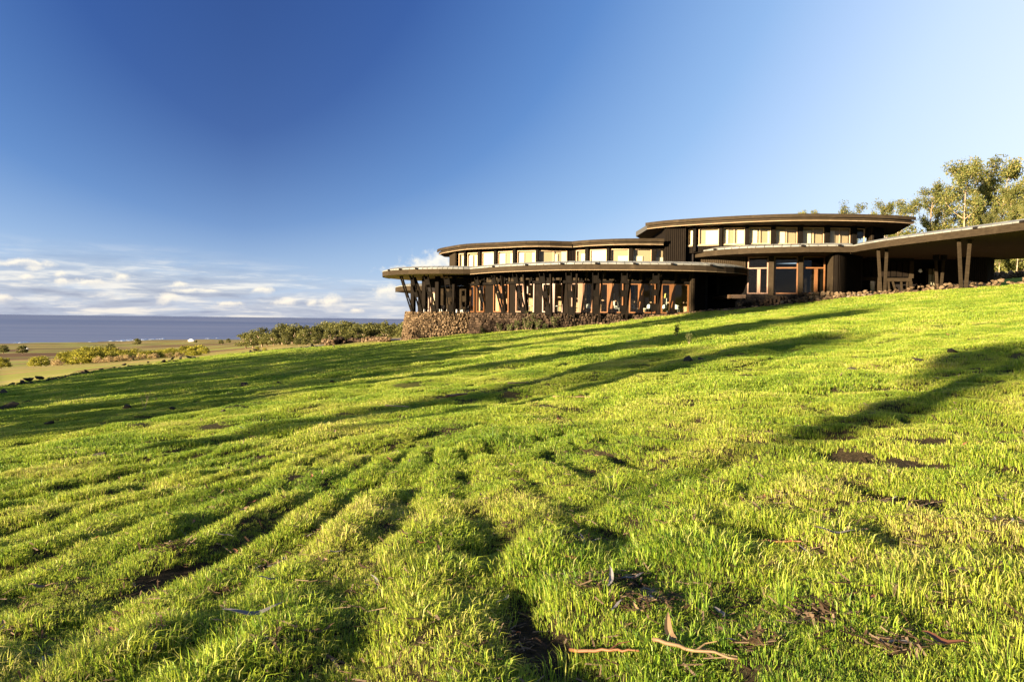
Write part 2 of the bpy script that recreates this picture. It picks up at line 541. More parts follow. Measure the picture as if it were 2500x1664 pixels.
M['euc_leaf'] = leafmat('eucalyptus leaves', (0.065, 0.082, 0.022), (0.135, 0.140, 0.034), (0.23, 0.185, 0.055), 0.35)
M['forest_leaf'] = leafmat('grove leaves', (0.050, 0.056, 0.018), (0.105, 0.105, 0.028), (0.18, 0.16, 0.042), 0.3)
M['acacia_leaf'] = leafmat('thicket leaves', (0.13, 0.13, 0.018), (0.26, 0.24, 0.028), (0.38, 0.32, 0.04), 0.4)
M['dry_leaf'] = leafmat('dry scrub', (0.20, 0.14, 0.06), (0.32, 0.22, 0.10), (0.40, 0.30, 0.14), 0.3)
M['weed'] = leafmat('weed leaves', (0.04, 0.055, 0.015), (0.08, 0.095, 0.025), (0.14, 0.14, 0.05), 0.4)
M['bark'] = mat('eucalyptus bark', lambda t: pbr(t, t.ramp(t.n('ShaderNodeTexNoise', ins={'Scale': 1.5, 'Detail': 7.0, 'Vector': t.n('ShaderNodeTexCoord').outputs['Object']}).outputs[0],
                [(0.3, (0.13, 0.085, 0.05)), (0.55, (0.34, 0.24, 0.15)), (0.7, (0.50, 0.39, 0.27))]), 0.85, 0.2))


def grass_fn(t):
    oi = t.n('ShaderNodeObjectInfo'); gi = t.n('ShaderNodeNewGeometry')
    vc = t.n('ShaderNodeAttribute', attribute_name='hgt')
    big = t.n('ShaderNodeTexNoise', ins={'Vector': oi.outputs['Location'], 'Scale': 0.55, 'Detail': 4.0, 'Roughness': 0.6})
    c = t.ramp(t.m('ADD', t.m('MULTIPLY', gi.outputs['Random Per Island'], 0.45), t.m('SUBTRACT', t.m('MULTIPLY', big.outputs[0], 1.3), 0.24)),
               [(0.18, (0.060, 0.150, 0.014)), (0.40, (0.165, 0.285, 0.022)), (0.60, (0.335, 0.445, 0.034)), (0.80, (0.50, 0.54, 0.06)), (0.97, (0.62, 0.54, 0.16))])
    dry = t.smooth(t.m('FRACT', t.m('MULTIPLY', gi.outputs['Random Per Island'], 7.31)), 0.82, 0.93)
    c = t.mix(t.m('MULTIPLY', dry, 0.55), c, (0.42, 0.32, 0.15))
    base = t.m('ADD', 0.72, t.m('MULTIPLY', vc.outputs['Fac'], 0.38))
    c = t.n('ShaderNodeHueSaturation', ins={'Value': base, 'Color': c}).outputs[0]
    d = t.n('ShaderNodeBsdfDiffuse', ins={'Color': c})
    tl = t.n('ShaderNodeBsdfTranslucent', ins={'Color': c})
    mx = t.n('ShaderNodeMixShader', ins={0: 0.42, 1: d.outputs[0], 2: tl.outputs[0]})
    gl = t.n('ShaderNodeBsdfGlossy', ins={'Roughness': 0.5, 'Color': (0.9, 0.9, 0.8, 1)})
    return t.n('ShaderNodeMixShader', ins={0: 0.02, 1: mx.outputs[0], 2: gl.outputs[0]}).outputs[0]
M['grass'] = mat('grass blades', grass_fn)


def ground_fn(t):
    co = t.n('ShaderNodeTexCoord')
    zone = t.n('ShaderNodeAttribute', attribute_name='zone')   # r meadow, g field, b far turf
    zs = t.n('ShaderNodeSeparateColor', ins={0: zone.outputs['Color']})
    n1 = t.n('ShaderNodeTexNoise', ins={'Vector': co.outputs['Object'], 'Scale': 3.0, 'Detail': 8.0, 'Roughness': 0.7})
    n2 = t.n('ShaderNodeTexNoise', ins={'Vector': co.outputs['Object'], 'Scale': 0.35, 'Detail': 6.0, 'Roughness': 0.65})
    mp = t.n('ShaderNodeMapping', ins={0: co.outputs['Object'], 3: (0.012, 0.030, 0.02), 2: (0, 0, 0.25)})
    n3 = t.n('ShaderNodeTexNoise', ins={'Vector': mp.outputs[0], 'Scale': 1.0, 'Detail': 8.0, 'Roughness': 0.62})
    mp4 = t.n('ShaderNodeMapping', ins={0: co.outputs['Object'], 3: (0.0016, 0.0060, 0.001), 2: (0, 0, 0.12)})
    n4 = t.n('ShaderNodeTexNoise', ins={'Vector': mp4.outputs[0], 'Scale': 2.2, 'Detail': 5.0, 'Roughness': 0.6})
    n0 = t.n('ShaderNodeTexNoise', ins={'Vector': co.outputs['Object'], 'Scale': 26.0, 'Detail': 6.0, 'Roughness': 0.75})
    soil = t.ramp(n0.outputs[0], [(0.35, (0.010, 0.007, 0.005)), (0.55, (0.035, 0.022, 0.013)), (0.7, (0.085, 0.055, 0.032))])
    turf = t.ramp(t.m('ADD', t.m('MULTIPLY', n1.outputs[0], 0.5), t.m('MULTIPLY', n2.outputs[0], 0.5)),
                  [(0.35, (0.08, 0.13, 0.016)), (0.5, (0.18, 0.23, 0.022)), (0.65, (0.32, 0.33, 0.035))])
    field = t.ramp(t.m('ADD', t.m('MULTIPLY', n3.outputs[0], 0.75), t.m('MULTIPLY', n2.outputs[0], 0.25)),
                   [(0.36, (0.15, 0.090, 0.028)), (0.5, (0.36, 0.25, 0.075)), (0.64, (0.52, 0.38, 0.14))])
    mp5 = t.n('ShaderNodeMapping', ins={0: co.outputs['Object'], 3: (0.0035, 0.011, 0.001), 2: (0, 0, -0.2)})
    n5 = t.n('ShaderNodeTexNoise', ins={'Vector': mp5.outputs[0], 'Scale': 1.0, 'Detail': 7.0, 'Roughness': 0.65})
    field = t.mix(t.smooth(n5.outputs[0], 0.42, 0.60), field, (0.25, 0.26, 0.042))
    plough = t.smooth(n4.outputs[0], 0.51, 0.55)
    scrub = t.smooth(n3.outputs[0], 0.55, 0.62)
    field = t.mix(t.m('MULTIPLY', scrub, 0.35), field, (0.17, 0.135, 0.05))
    field = t.mix(t.m('MULTIPLY', plough, t.m('MULTIPLY', zs.outputs[2], 0.8)), field, (0.12, 0.060, 0.030))
    col = t.mix(zs.outputs[0], field, soil)
    far = t.n('ShaderNodeAttribute', attribute_name='far')
    col2 = t.mix(far.outputs['Fac'], soil, turf)
    col = t.mix(zs.outputs[0], field, col2)
    col = t.mix(t.m('MULTIPLY', zs.outputs[1], 0.85), col, (0.13, 0.060, 0.026))    # ploughed plot
    return pbr(t, col, 0.95, 0.1, n0.outputs[0], 0.9, 0.03)
M['ground'] = mat('pasture and dry fields', ground_fn)


def sea_fn(t):
    co = t.n('ShaderNodeTexCoord')
    mp = t.n('ShaderNodeMapping', ins={0: co.outputs['Object'], 3: (0.0009, 0.0040, 1)})
    n1 = t.n('ShaderNodeTexNoise', ins={'Vector': mp.outputs[0], 'Scale': 1.0, 'Detail': 9.0, 'Roughness': 0.68})
    mp2 = t.n('ShaderNodeMapping', ins={0: co.outputs['Object'], 3: (0.00012, 0.00035, 1)})
    n2 = t.n('ShaderNodeTexNoise', ins={'Vector': mp2.outputs[0], 'Scale': 1.0, 'Detail': 5.0, 'Roughness': 0.6})
    v = t.m('ADD', t.m('MULTIPLY', n1.outputs[0], 0.45), t.m('MULTIPLY', n2.outputs[0], 0.55))
    c = t.ramp(v, [(0.35, (0.085, 0.115, 0.200)), (0.5, (0.140, 0.165, 0.245)), (0.66, (0.230, 0.240, 0.300))])
    return pbr(t, c, 0.55, 0.25, n1.outputs[0], 0.4, 2.0)
M['sea'] = mat('sea water', sea_fn)
M['foam'] = mat('white surf', lambda t: pbr(t, (0.75, 0.77, 0.78), 0.9))
M['path'] = mat('compacted gravel track', lambda t: pbr(t, t.ramp(t.n('ShaderNodeTexNoise', ins={'Scale': 0.8, 'Detail': 8.0, 'Vector': t.n('ShaderNodeTexCoord').outputs['Object']}).outputs[0],
                [(0.3, (0.14, 0.11, 0.085)), (0.7, (0.22, 0.18, 0.14))]), 0.95, 0.1))


# ------------------------------------------------------------------ ground sheet, sea, coast
def build_ground():
    inv = np.linspace(R(-44), R(44), 262)
    outv = np.linspace(R(44), R(316), 92)[1:-1]
    ang = np.concatenate([inv, outv])
    rad = [0.25, 0.6, 1.0, 1.4, 1.8]
    r_ = 2.1
    while r_ < 2900:
        rad.append(r_)
        r_ *= 1.0095 if r_ < 110 else 1.014
    rad = np.array(rad)
    A_, R_ = np.meshgrid(ang, rad)
    X = R_ * np.sin(A_); Y = R_ * np.cos(A_)
    Z = TZ(X, Y)
    n, m = X.shape
    v = np.stack([X.ravel(), Y.ravel(), Z.ravel()], 1)
    v = np.vstack([v, [[0, 0, -1.6]]])
    i = np.arange(n - 1)[:, None] * m
    j = np.arange(m)[None, :]
    j2 = (j + 1) % m
    f = np.stack([(i + j).ravel(), (i + j2).ravel(), (i + m + j2).ravel(), (i + m + j).ravel()], 1)[:, ::-1]
    me = np_mesh('ground', v, f, M['ground'], True)
    x, y = v[:, 0], v[:, 1]
    t = np.clip(np.where(y > 1, x / np.maximum(y, 1), np.sign(x) * 1.5), -1.5, 1.5)
    b = np.interp(t, BT, BD)
    meadow = 1 - sstep(y, b + 1.5, b + 3.5)
    r = np.hypot(x, y)
    hill = sstep(x / np.maximum(y, 1), 0.1, 0.2) * 0
    px = t * FPX + 1250
    # one ploughed plot beyond the boundary rocks
    pp = np.array([(x_, y_) for x_, y_ in [(178, 903), (290, 900), (292, 912), (225, 914)]], float)
    w1 = sstep(px, 175 + (y - 95) * 0.0, 195) * (1 - sstep(px, 285, 297)) * sstep(y, 112, 116) * (1 - sstep(y, 141, 146))
    colr = np.zeros((len(v), 4), np.float32); colr[:, 3] = 1
    colr[:, 0] = meadow; w2 = (1 - sstep(px, 150 + 40 * vnoise(y * .05, y * 0, 3), 215)) * sstep(y, 560, 600) * (1 - sstep(y, 720 + 0 * px, 760)) + (1 - sstep(px, 50, 90)) * sstep(y, 880, 900) * (1 - sstep(y, 1000, 1020))
    w3 = sstep(px, 330, 380) * (1 - sstep(px, 520, 620)) * sstep(y, 900, 930) * (1 - sstep(y, 1080, 1120)) * .7
    colr[:, 1] = np.clip(w1 + w2 + w3, 0, 1) * (1 - meadow); colr[:, 2] = sstep(y, 330, 420)
    at = me.color_attributes.new('zone', 'FLOAT_COLOR', 'POINT')
    at.data.foreach_set('color', colr.ravel())
    fa = me.attributes.new('far', 'FLOAT', 'POINT')
    fa.data.foreach_set('value', np.maximum(0.02 + 0.98 * sstep(r, 12, 40), sstep(np.abs(x) - .74 * np.maximum(y, 0), 5, 8)).astype(np.float32))
    tag(link('ground', me), kind='structure')


build_ground()
SEA_Z = -61.0
s_ = MB()
s_.add([(-90000, 300, SEA_Z), (60000, 300, SEA_Z), (60000, 90000, SEA_Z), (-90000, 90000, SEA_Z)], [(0, 1, 2, 3)])
tag(s_.build('sea', M['sea']), kind='structure')


def surf():
    f = MB()
    for px, py, wpx in [(300, 832, 26), (330, 831, 30), (352, 829, 26), (372, 828, 20), (312, 829.5, 10), (225, 834, 12), (392, 827.5, 14), (515, 826, 16), (60, 836, 20), (290, 833.5, 14), (340, 829, 14)]:
        p = at_height(px, py, SEA_Z)
        sc = p.y / FPX
        for k in range(5):
            x = p.x + rng.uniform(-.5, .5) * wpx * sc; y = p.y + rng.uniform(-30, 30)
            a, b_, h = wpx * sc * rng.uniform(.12, .3), rng.uniform(8, 20), rng.uniform(.5, 2.0)
            n = 9
            ring = [(x + a * math.cos(t) * rng.uniform(.7, 1.2), y + b_ * math.sin(t) * rng.uniform(.7, 1.2), SEA_Z + 0.05) for t in np.linspace(0, 2 * math.pi, n, endpoint=False)]
            f.add(ring + [(x, y, SEA_Z + h)], [(i, (i + 1) % n, n) for i in range(n)])
    tag(f.build('surf', M['foam']), 'white surf breaking on the dark rocks of the coast', 'surf', kind='stuff')
surf()


# ------------------------------------------------------------------ stone shapes
def hull_mesh(name, m, n=15, flat=0.8, seed=0):
    import bmesh
    r = np.random.default_rng(seed)
    bm = bmesh.new()
    p = r.normal(size=(n, 3)); p /= np.linalg.norm(p, axis=1)[:, None]
    p *= (1 + r.uniform(-.18, .12, (n, 1)))
    p[:, 2] *= flat
    for q in p: bm.verts.new(q * 0.5)
    res = bmesh.ops.convex_hull(bm, input=bm.verts)
    bmesh.ops.delete(bm, geom=list({e for e in res['geom_interior'] + res['geom_unused'] if isinstance(e, bmesh.types.BMVert)}), context='VERTS')
    me = bpy.data.meshes.new(name)
    bm.to_mesh(me); bm.free()
    me.materials.append(m)
    return me

ROCK = {k: [hull_mesh('stone', M[k], 16, 0.85, s + 10 * i) for s in range(9)] for i, k in enumerate(('stone', 'stone_dark', 'lava'))}


def stone_face(parent, pts, zt, zb, key, size=0.31, batter=0.25, limit=300, name='stone', start=0):
    """courses of rubble on a curved face; pts: plan polyline (outer face), zt/zb callables of arclength fraction"""
    P = np.array(pts, float)
    seg = np.hypot(*(P[1:] - P[:-1]).T); cum = np.concatenate([[0], np.cumsum(seg)]); L = cum[-1]
    items = []
    z_lo = min(zb(f) for f in np.linspace(0, 1, 20)); z_hi = max(zt(f) for f in np.linspace(0, 1, 20))
    z = z_hi - size * 0.35
    row = 0
    while z > z_lo - size * 0.2:
        s = rng.uniform(0, size)
        k = 1.0 + 0.35 * (z_hi - z) / max(0.5, (z_hi - z_lo))
        while s < L:
            wd = size * k * rng.uniform(0.6, 1.45)
            f = min(1, (s + wd / 2) / L)
            if s + wd * .5 < L and zt(f) - size * .25 > z - .02 and z > zb(f) - size * .4:
                x = np.interp(f * L, cum, P[:, 0]); y = np.interp(f * L, cum, P[:, 1])
                i = min(len(seg) - 1, np.searchsorted(cum, f * L, side='right') - 1)
                tx, ty = (P[i + 1] - P[i]) / seg[i]
                nx, ny = ty, -tx
                if nx * x + ny * y > 0: nx, ny = -nx, -ny
                o = batter * (z_hi - z) / max(1.0, z_hi - z_lo) + rng.uniform(-.04, .05)
                items.append((x + nx * o, y + ny * o, z + rng.uniform(-.03, .03), wd, size * k * rng.uniform(.85, 1.15)))
            s += wd * 0.93
        z -= size * k * 0.80
        row += 1
    rng.shuffle(items)
    items.sort(key=lambda q: -(q[3] * q[4]))
    j = MB()
    for n, (x, y, z, wd, ht) in enumerate(items):
        me = ROCK[key][n % 9]
        rot = (rng.uniform(-.5, .5), rng.uniform(-.5, .5), rng.uniform(0, 6.28))
        sc = (wd * 1.12, wd * 1.0, ht * 1.25)
        if n < limit:
            link(name, me, parent, loc=(x, y, z), rot=rot, scale=sc)
        else:
            mt = Matrix.LocRotScale(Vector((x, y, z)), Matrix.Rotation(rot[2], 3, 'Z').to_quaternion(), Vector(sc))
            j.add([mt @ v.co for v in me.vertices], [tuple(p.vertices) for p in me.polygons])
    if j.v:
        j.build('small_stones', M[key], parent, kind='stuff')


# ------------------------------------------------------------------ building helpers
def spline(pts, n=8, closed=False):
    P = [Vector(p) for p in pts]
    out = []
    N = len(P)
    rngi = range(N if closed else N - 1)
    for i in rngi:
        if closed:
            p0, p1, p2, p3 = P[(i - 1) % N], P[i], P[(i + 1) % N], P[(i + 2) % N]
        else:
            p0, p1, p2, p3 = P[max(i - 1, 0)], P[i], P[i + 1], P[min(i + 2, N - 1)]
        for k in range(n):
            t = k / n
            out.append(0.5 * ((2 * p1) + (-p0 + p2) * t + (2 * p0 - 5 * p1 + 4 * p2 - p3) * t * t + (-p0 + 3 * p1 - 3 * p2 + p3) * t ** 3))
    if not closed: out.append(P[-1])
    return [(q.x, q.y) for q in out]


def resample(pts, step):
    P = np.array(pts, float)
    seg = np.hypot(*(P[1:] - P[:-1]).T); cum = np.concatenate([[0], np.cumsum(seg)])
    n = max(1, int(round(cum[-1] / step)))
    s = np.linspace(0, cum[-1], n + 1)
    return list(zip(np.interp(s, cum, P[:, 0]), np.interp(s, cum, P[:, 1])))


def inset(pts, d, closed=False):
    """move polyline away from the camera side by d (left-to-right polylines: inward = left-hand normal)"""
    P = np.array(pts, float)
    if closed:
        T = np.roll(P, -1, 0) - np.roll(P, 1, 0)
    else:
        T = np.gradient(P, axis=0)
    T /= np.linalg.norm(T, axis=1)[:, None] + 1e-9
    return [(p[0] - t[1] * d, p[1] + t[0] * d) for p, t in zip(P, T)]


def hit(poly, px, py=700):
    """where the sight line of photo column px meets a plan polyline"""
    v = ray(px, py); k = v.x / v.y
    best = None
    for (ax, ay), (bx, by) in zip(poly[:-1], poly[1:]):
        fa, fb = ax - k * ay, bx - k * by
        if fa * fb <= 0 and fa != fb:
            t = fa / (fa - fb)
            q = (ax + (bx - ax) * t, ay + (by - ay) * t)
            if best is None or q[1] < best[1]: best = q
    if best is None:
        best = min(poly, key=lambda p: abs(p[0] - k * p[1]))
    return best


def sub(poly, px0, px1, py=700, step=None):
    """piece of the polyline between two sight lines"""
    a, b = hit(poly, px0, py), hit(poly, px1, py)
    ka, kb = a[0] / a[1], b[0] / b[1]
    mid = [p for p in poly if ka + 1e-4 < p[0] / p[1] < kb - 1e-4]
    r = [a] + mid + [b]
    return resample(r, step) if step else r


def plan(lst, z=None):
    """lst of (px, depth) -> plan points"""
    return [((px - 1250) / FPX * d, d) for px, d in lst]


def roof(parent, front, back, zt, zb, fascia_mat, soffit_mat, flash=True, lip=False, fl_px=18, layered=False, edge_step=1.0, seam=0.8, brackets=()):
    """slab with a curved front edge (left to right) closed through the back points"""
    front = resample(front, edge_step)
    poly = front + list(back)
    top = inset(front, 0.25)
    # slab body (soffit and deck)
    b = MB(); b.prism(inset(front, 0.30 if layered else 0.10) + list(back), zb + 0.03, zt - 0.06)
    rf = b.build('roof_deck', M['roofing'], parent)
    rf.data.materials.append(soffit_mat)
    sof = MB(); n = len(poly); pi = inset(front, 0.22 if layered else 0.06) + list(back)
    sof.add([(x, y, zb + 0.02) for x, y in pi], [tuple(range(n - 1, -1, -1))])
    sof.build('soffit', soffit_mat, parent)
    # fascia boards
    for k0 in range(0, len(front) - 1, 3):
        seg = front[k0:k0 + 4]
        m, m2 = MB(), MB()
        for a, c in zip(seg[:-1], seg[1:]):
            if layered:
                m.bar(a, c, zt - (zt - zb) * 0.50, zt, 0.10, 0.03)
                m.bar(a, c, zb + 0.05, zt - (zt - zb) * 0.50 - 0.015, 0.10, -0.14)
                m2.bar(a, c, zb, zb + 0.045, 0.06, -0.14)
            else:
                m.bar(a, c, zb, zt, 0.08, 0.0)
                m2.bar(a, c, zb - 0.035, zb - 0.002, 0.10, -0.02)
        m.build('fascia_board', fascia_mat, parent)
        if lip: m2.build('lip', M['edge'], parent)
    if flash:
        fr = resample(front, seam)
        ins = inset(fr, 0.55)
        for i in range(len(fr) - 1):
            a, c = fr[i], fr[i + 1]; ai, ci = ins[i], ins[i + 1]
            g = 0.02
            L = math.hypot(c[0] - a[0], c[1] - a[1]); q = g / L
            lerp = lambda u, v, t: (u[0] + (v[0] - u[0]) * t, u[1] + (v[1] - u[1]) * t)
            a2, c2, ai2, ci2 = lerp(a, c, q), lerp(c, a, q), lerp(ai, ci, q), lerp(ci, ai, q)
            o = inset([a2, c2], -0.06); a2, c2 = o
            z1 = zt + 0.005; z2 = zt + 0.27
            m = MB()
            m.hexa([(a2[0], a2[1], zt - 0.01), (c2[0], c2[1], zt - 0.01), (ci2[0], ci2[1], zt - 0.01), (ai2[0], ai2[1], zt - 0.01),
                    (a2[0], a2[1], zt + 0.07), (c2[0], c2[1], zt + 0.07), (ci2[0], ci2[1], z2), (ai2[0], ai2[1], z2)])
            m.build('flashing_panel', M['zinc'], parent)
        under = MB(); under.prism(ins + list(back), zt - 0.055, zt + 0.255)
        under.build('roof_top', M['roofing'], parent)
    for px, py in brackets:
        p = hit(front, px, py)
        q = inset([p, (p[0] + 0.3, p[1])], -0.16)[0]
        m = MB(); m.bar((q[0] - 0.08, q[1]), (q[0] + 0.08, q[1]), zt - 0.02, zt + 0.10, 0.34, 0)
        m.build('gutter_spout', M['black'], parent)
    return front


def battens(parent, poly, px0, px1, z0, z1, m, pitch=0.155, py=640, th=0.06, label=None, wname='timber_wall'):
    pl = sub(poly, px0, px1, py)
    w_ = MB()
    for a, b in zip(pl[:-1], pl[1:]): w_.bar(a, b, z0, z1, 0.14, -0.07)
    o = w_.build(wname, m, parent)
    r = resample(pl, pitch)
    j = MB()
    for i in range(len(r) - 1):
        a, c = r[i], r[i + 1]
        hb = 0.42
        b = (a[0] + (c[0] - a[0]) * hb, a[1] + (c[1] - a[1]) * hb)
        j.bar(a, b, z0 + 0.003, z1 - 0.003, th, th / 2 + 0.002)
    bo = j.build('battens', m, o, kind='stuff')
    return o


def window(parent, a, b, z0, z1, fr=0.07, blinds=(), frame_mat=None, div=0, name='window', sill=False, glass=True, depth=0.09, transom=None):
    frame_mat = frame_mat or M['frame']
    L = math.hypot(b[0] - a[0], b[1] - a[1])
    lerp = lambda t: (a[0] + (b[0] - a[0]) * t, a[1] + (b[1] - a[1]) * t)
    m = MB()
    q = fr / L
    m.bar(lerp(0), lerp(q), z0, z1, depth); m.bar(lerp(1 - q), lerp(1), z0, z1, depth)
    m.bar(lerp(q), lerp(1 - q), z0, z0 + fr, depth - .004); m.bar(lerp(q), lerp(1 - q), z1 - fr, z1, depth - .004)
    for k in range(div):
        t = (k + 1) / (div + 1)
        m.bar(lerp(t - .018 / L), lerp(t + .018 / L), z0 + fr, z1 - fr, 0.05)
    if transom: m.bar(lerp(q), lerp(1 - q), transom - fr / 2, transom + fr / 2, depth - .006)
    o = m.build(name, frame_mat, parent)
    if glass:
        g = MB(); g.bar(lerp(q), lerp(1 - q), z0 + fr, z1 - fr, 0.012)
        g.build('pane', M['glass'], o)
    for f0, f1, h0, h1 in blinds:
        g = MB(); g.bar(lerp(q + (1 - 2 * q) * f0), lerp(q + (1 - 2 * q) * f1), z0 + fr + (z1 - z0 - 2 * fr) * h0, z0 + fr + (z1 - z0 - 2 * fr) * h1, 0.02, -0.11)
        g.build('blind', M['blind'], o)
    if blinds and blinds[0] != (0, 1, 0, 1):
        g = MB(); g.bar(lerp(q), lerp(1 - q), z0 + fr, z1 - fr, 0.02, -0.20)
        g.build('warm_fill_panel', M['inner'], o)  # panel added so the clear panes look warm instead of dark
    if sill:
        g = MB(); g.bar(lerp(-.02), lerp(1.02), z0 - 0.10, z0 - 0.002, 0.22, 0.04)
        g.build('sill', M['edge'], o)
    return o


def post(parent, p, z0, z1, wd=0.32, dp=0.3, m=None, name='post', off=0.05, tang=None):
    tx, ty = tang or (1, 0)
    b = MB(); b.bar((p[0] - tx * wd / 2, p[1] - ty * wd / 2), (p[0] + tx * wd / 2, p[1] + ty * wd / 2), z0, z1, dp, off)
    return b.build(name, m or M['post_wood'], parent)


def ladder(parent, top, base, tang, m=None, wd=0.42):
    """leaning pair of planks joined by blocks"""
    e = empty('column', (0, 0, 0), parent)
    m = m or M['post_wood']
    T, B = Vector(top), Vector(base); t = Vector((tang[0], tang[1], 0)).normalized()
    out = Vector((T.x - B.x, T.y - B.y, 0))
    for sgn in (-1, 1):
        b = MB(); b.beam(B + t * sgn * wd / 2, T + t * sgn * wd / 2, t, 0.032, 0.06); b.build('plank', m, e)
    for f0, f1 in ((0.18, 0.33), (0.50, 0.62), (0.78, 0.90)):
        b = MB(); b.beam(B.lerp(T, f0), B.lerp(T, f1), t, wd / 2 - 0.044, 0.06); b.build('block', m, e)
    return e


# ================================================================== THE LODGE
lodge = tag(empty('lodge_building', (8, 66, tz(8, 66, False))), 'dark timber lodge with sweeping curved roofs and a stone base on the hillside', 'building')
LOFF = Vector(lodge.location)
lodge.location = (0, 0, 0)

# ---------- front lower roof (dining wing)
RF = plan([(1082, 67.7), (1100, 67.0), (1140, 66.1), (1200, 62.9), (1300, 60.1), (1400, 58.5), (1530, 58.0), (1660, 58.0), (1740, 58.8), (1810, 61.1), (1835, 64.3)])
RFs = spline(RF, 6)
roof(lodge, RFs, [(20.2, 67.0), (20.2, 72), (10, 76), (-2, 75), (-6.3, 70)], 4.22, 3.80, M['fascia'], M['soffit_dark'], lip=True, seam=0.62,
     brackets=[(1098, 652), (1136, 650), (1204, 648), (1284, 646), (1370, 646), (1455, 645), (1548, 645), (1640, 645), (1735, 646)])
# ---------- terrace roof (round, at the left)
cx, cy = -4.75, 73.2
RD = [(cx + 7.35 * math.cos(t), cy + 7.6 * math.sin(t)) for t in np.linspace(R(165), R(330), 34)]
roof(lodge, RD, [(cx + 7.35 * math.cos(t), cy + 7.6 * math.sin(t)) for t in np.linspace(R(335), R(515), 22)][:-1], 4.22, 3.80, M['fascia'], M['soffit'], seam=0.45,
     brackets=[(950, 662), (977, 659), (1016, 656)])

# ---------- clerestory roof, two lobes
U1a = plan([(1067, 74.8), (1072, 73.4), (1091, 71.6), (1139, 68.5), (1225, 66.6), (1280, 65.4), (1340, 65.1), (1390, 65.6)])
U1b = plan([(1390, 65.6), (1420, 64.5), (1452, 63.7), (1500, 62.9), (1548, 62.5), (1590, 62.4), (1617, 62.5)])
U1 = spline(U1a, 6)[:-1] + spline(U1b, 6)
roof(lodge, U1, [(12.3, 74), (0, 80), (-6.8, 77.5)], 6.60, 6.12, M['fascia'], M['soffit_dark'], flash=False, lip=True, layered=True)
WU1 = spline(plan([(1097, 74.0), (1112, 71.4), (1140, 70.1), (1225, 68.0), (1280, 66.8), (1350, 66.3), (1395, 66.4), (1440, 65.4), (1500, 64.4), (1560, 64.0), (1625, 64.0)]), 6)
ZU0, ZU1 = 4.25, 5.92
b = MB(); b.bar(hit(WU1, 1097, 620), hit(WU1, 1112.5, 620), 4.0, 6.14, 0.14, 0.0); b.build('timber_wall', M['fascia'], lodge)
b = MB(); b.bar(*plan([(1106, 72.9), (1127, 71.6)]), 4.0, 6.14, 0.12, 0); b.build('recess_panel', M['black'], lodge)  # closes the gap; the recess shade is in its black colour
FULL = (0, 1, 0, 1)
for x0, x1, bl in [(1121, 1136.5, [(.35, 1, 0, .9)]), (1142, 1170, [(0, .38, 0, .9), (.6, 1, 0, .9)]), (1177, 1209, [FULL]), (1216, 1255, [(0, .42, 0, .93), (.75, 1, 0, .93)]),
                   (1263, 1308, [(0, .35, 0, .93), (.8, 1, 0, .93)]), (1316, 1384, [(.5, .68, 0, .85), (.82, 1, 0, 1)]), (1407, 1431, [(.42, 1, 0, .85)]), (1441, 1482, [FULL]),
                   (1491, 1535, [(.38, 1, 0, .68)]), (1545, 1590, [(0, .54, 0, .66)]), (1600, 1621, [(0, 1, 0, .6)])]:
    a, c = hit(WU1, x0, 625), hit(WU1, x1, 625)
    window(lodge, a, c, ZU0, ZU1, 0.06, bl, frame_mat=M['warm_wall'], div=1 if x1 - x0 > 60 else 0)
for x0, x1 in [(1137, 1141.5), (1170, 1176.5), (1209.5, 1215.5), (1255.5, 1262.5), (1309, 1315.5), (1432, 1440), (1483, 1490), (1536, 1544.5), (1591, 1599)]:
    a, c = hit(WU1, x0, 625), hit(WU1, x1, 625)
    b = MB(); b.bar(a, c, 4.0, 6.13, 0.36, 0.10); b.build('post', M['post_wood'], lodge)
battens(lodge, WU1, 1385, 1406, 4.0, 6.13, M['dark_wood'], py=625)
b = MB()
pl = sub(WU1, 1121, 1622, 625)
for a, c in zip(pl[:-1], pl[1:]): b.bar(a, c, 5.925, 6.13, 0.10, -0.01)
b.build('frieze', M['dark_wood'], lodge)
b = MB()
for a, c in zip(pl[:-1], pl[1:]): b.bar(a, c, 3.9, 4.24, 0.12, -0.01)
b.build('sill_wall', M['dark_wood'], lodge)
# room behind the clerestory
b = MB()
ib = inset(WU1, 1.5)
for a, c in zip(ib[4:-1:6], ib[10::6]): b.bar(a, c, 4.0, 6.12, 0.1)
b.build('interior_wall', M['warm_wall'], lodge)

# ---------- tall upper block
RU2 = spline(plan([(1573, 64.1), (1620, 62.5), (1685, 61.1), (1792, 59.3), (1896, 58.1), (1994, 57.6), (2109, 57.7), (2180, 58.1), (2227, 58.8)]), 6)
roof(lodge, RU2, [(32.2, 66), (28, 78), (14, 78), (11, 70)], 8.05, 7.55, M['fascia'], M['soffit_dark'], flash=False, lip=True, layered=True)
WT0 = plan([(1622, 63.2), (1674, 62.4)])
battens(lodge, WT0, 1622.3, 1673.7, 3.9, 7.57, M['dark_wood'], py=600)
b = MB(); b.bar(WT0[0], (WT0[0][0] + 0.2, 72), 3.9, 7.57, 0.14, 0.0); b.build('timber_wall', M['dark_wood'], lodge)
WT = spline(plan([(1674, 63.0), (1700, 62.4), (1760, 61.6), (1850, 61.0), (1950, 60.8), (2050, 60.9), (2112, 61.3)]), 6)
b = MB(); b.bar(*plan([(1668, 63.6), (1690, 63.0)]), 3.9, 7.57, 0.1, 0); b.build('recess_panel', M['black'], lodge)  # black panel carries the shade of this recess in its colour
ZT0, ZT1 = 6.12, 7.42
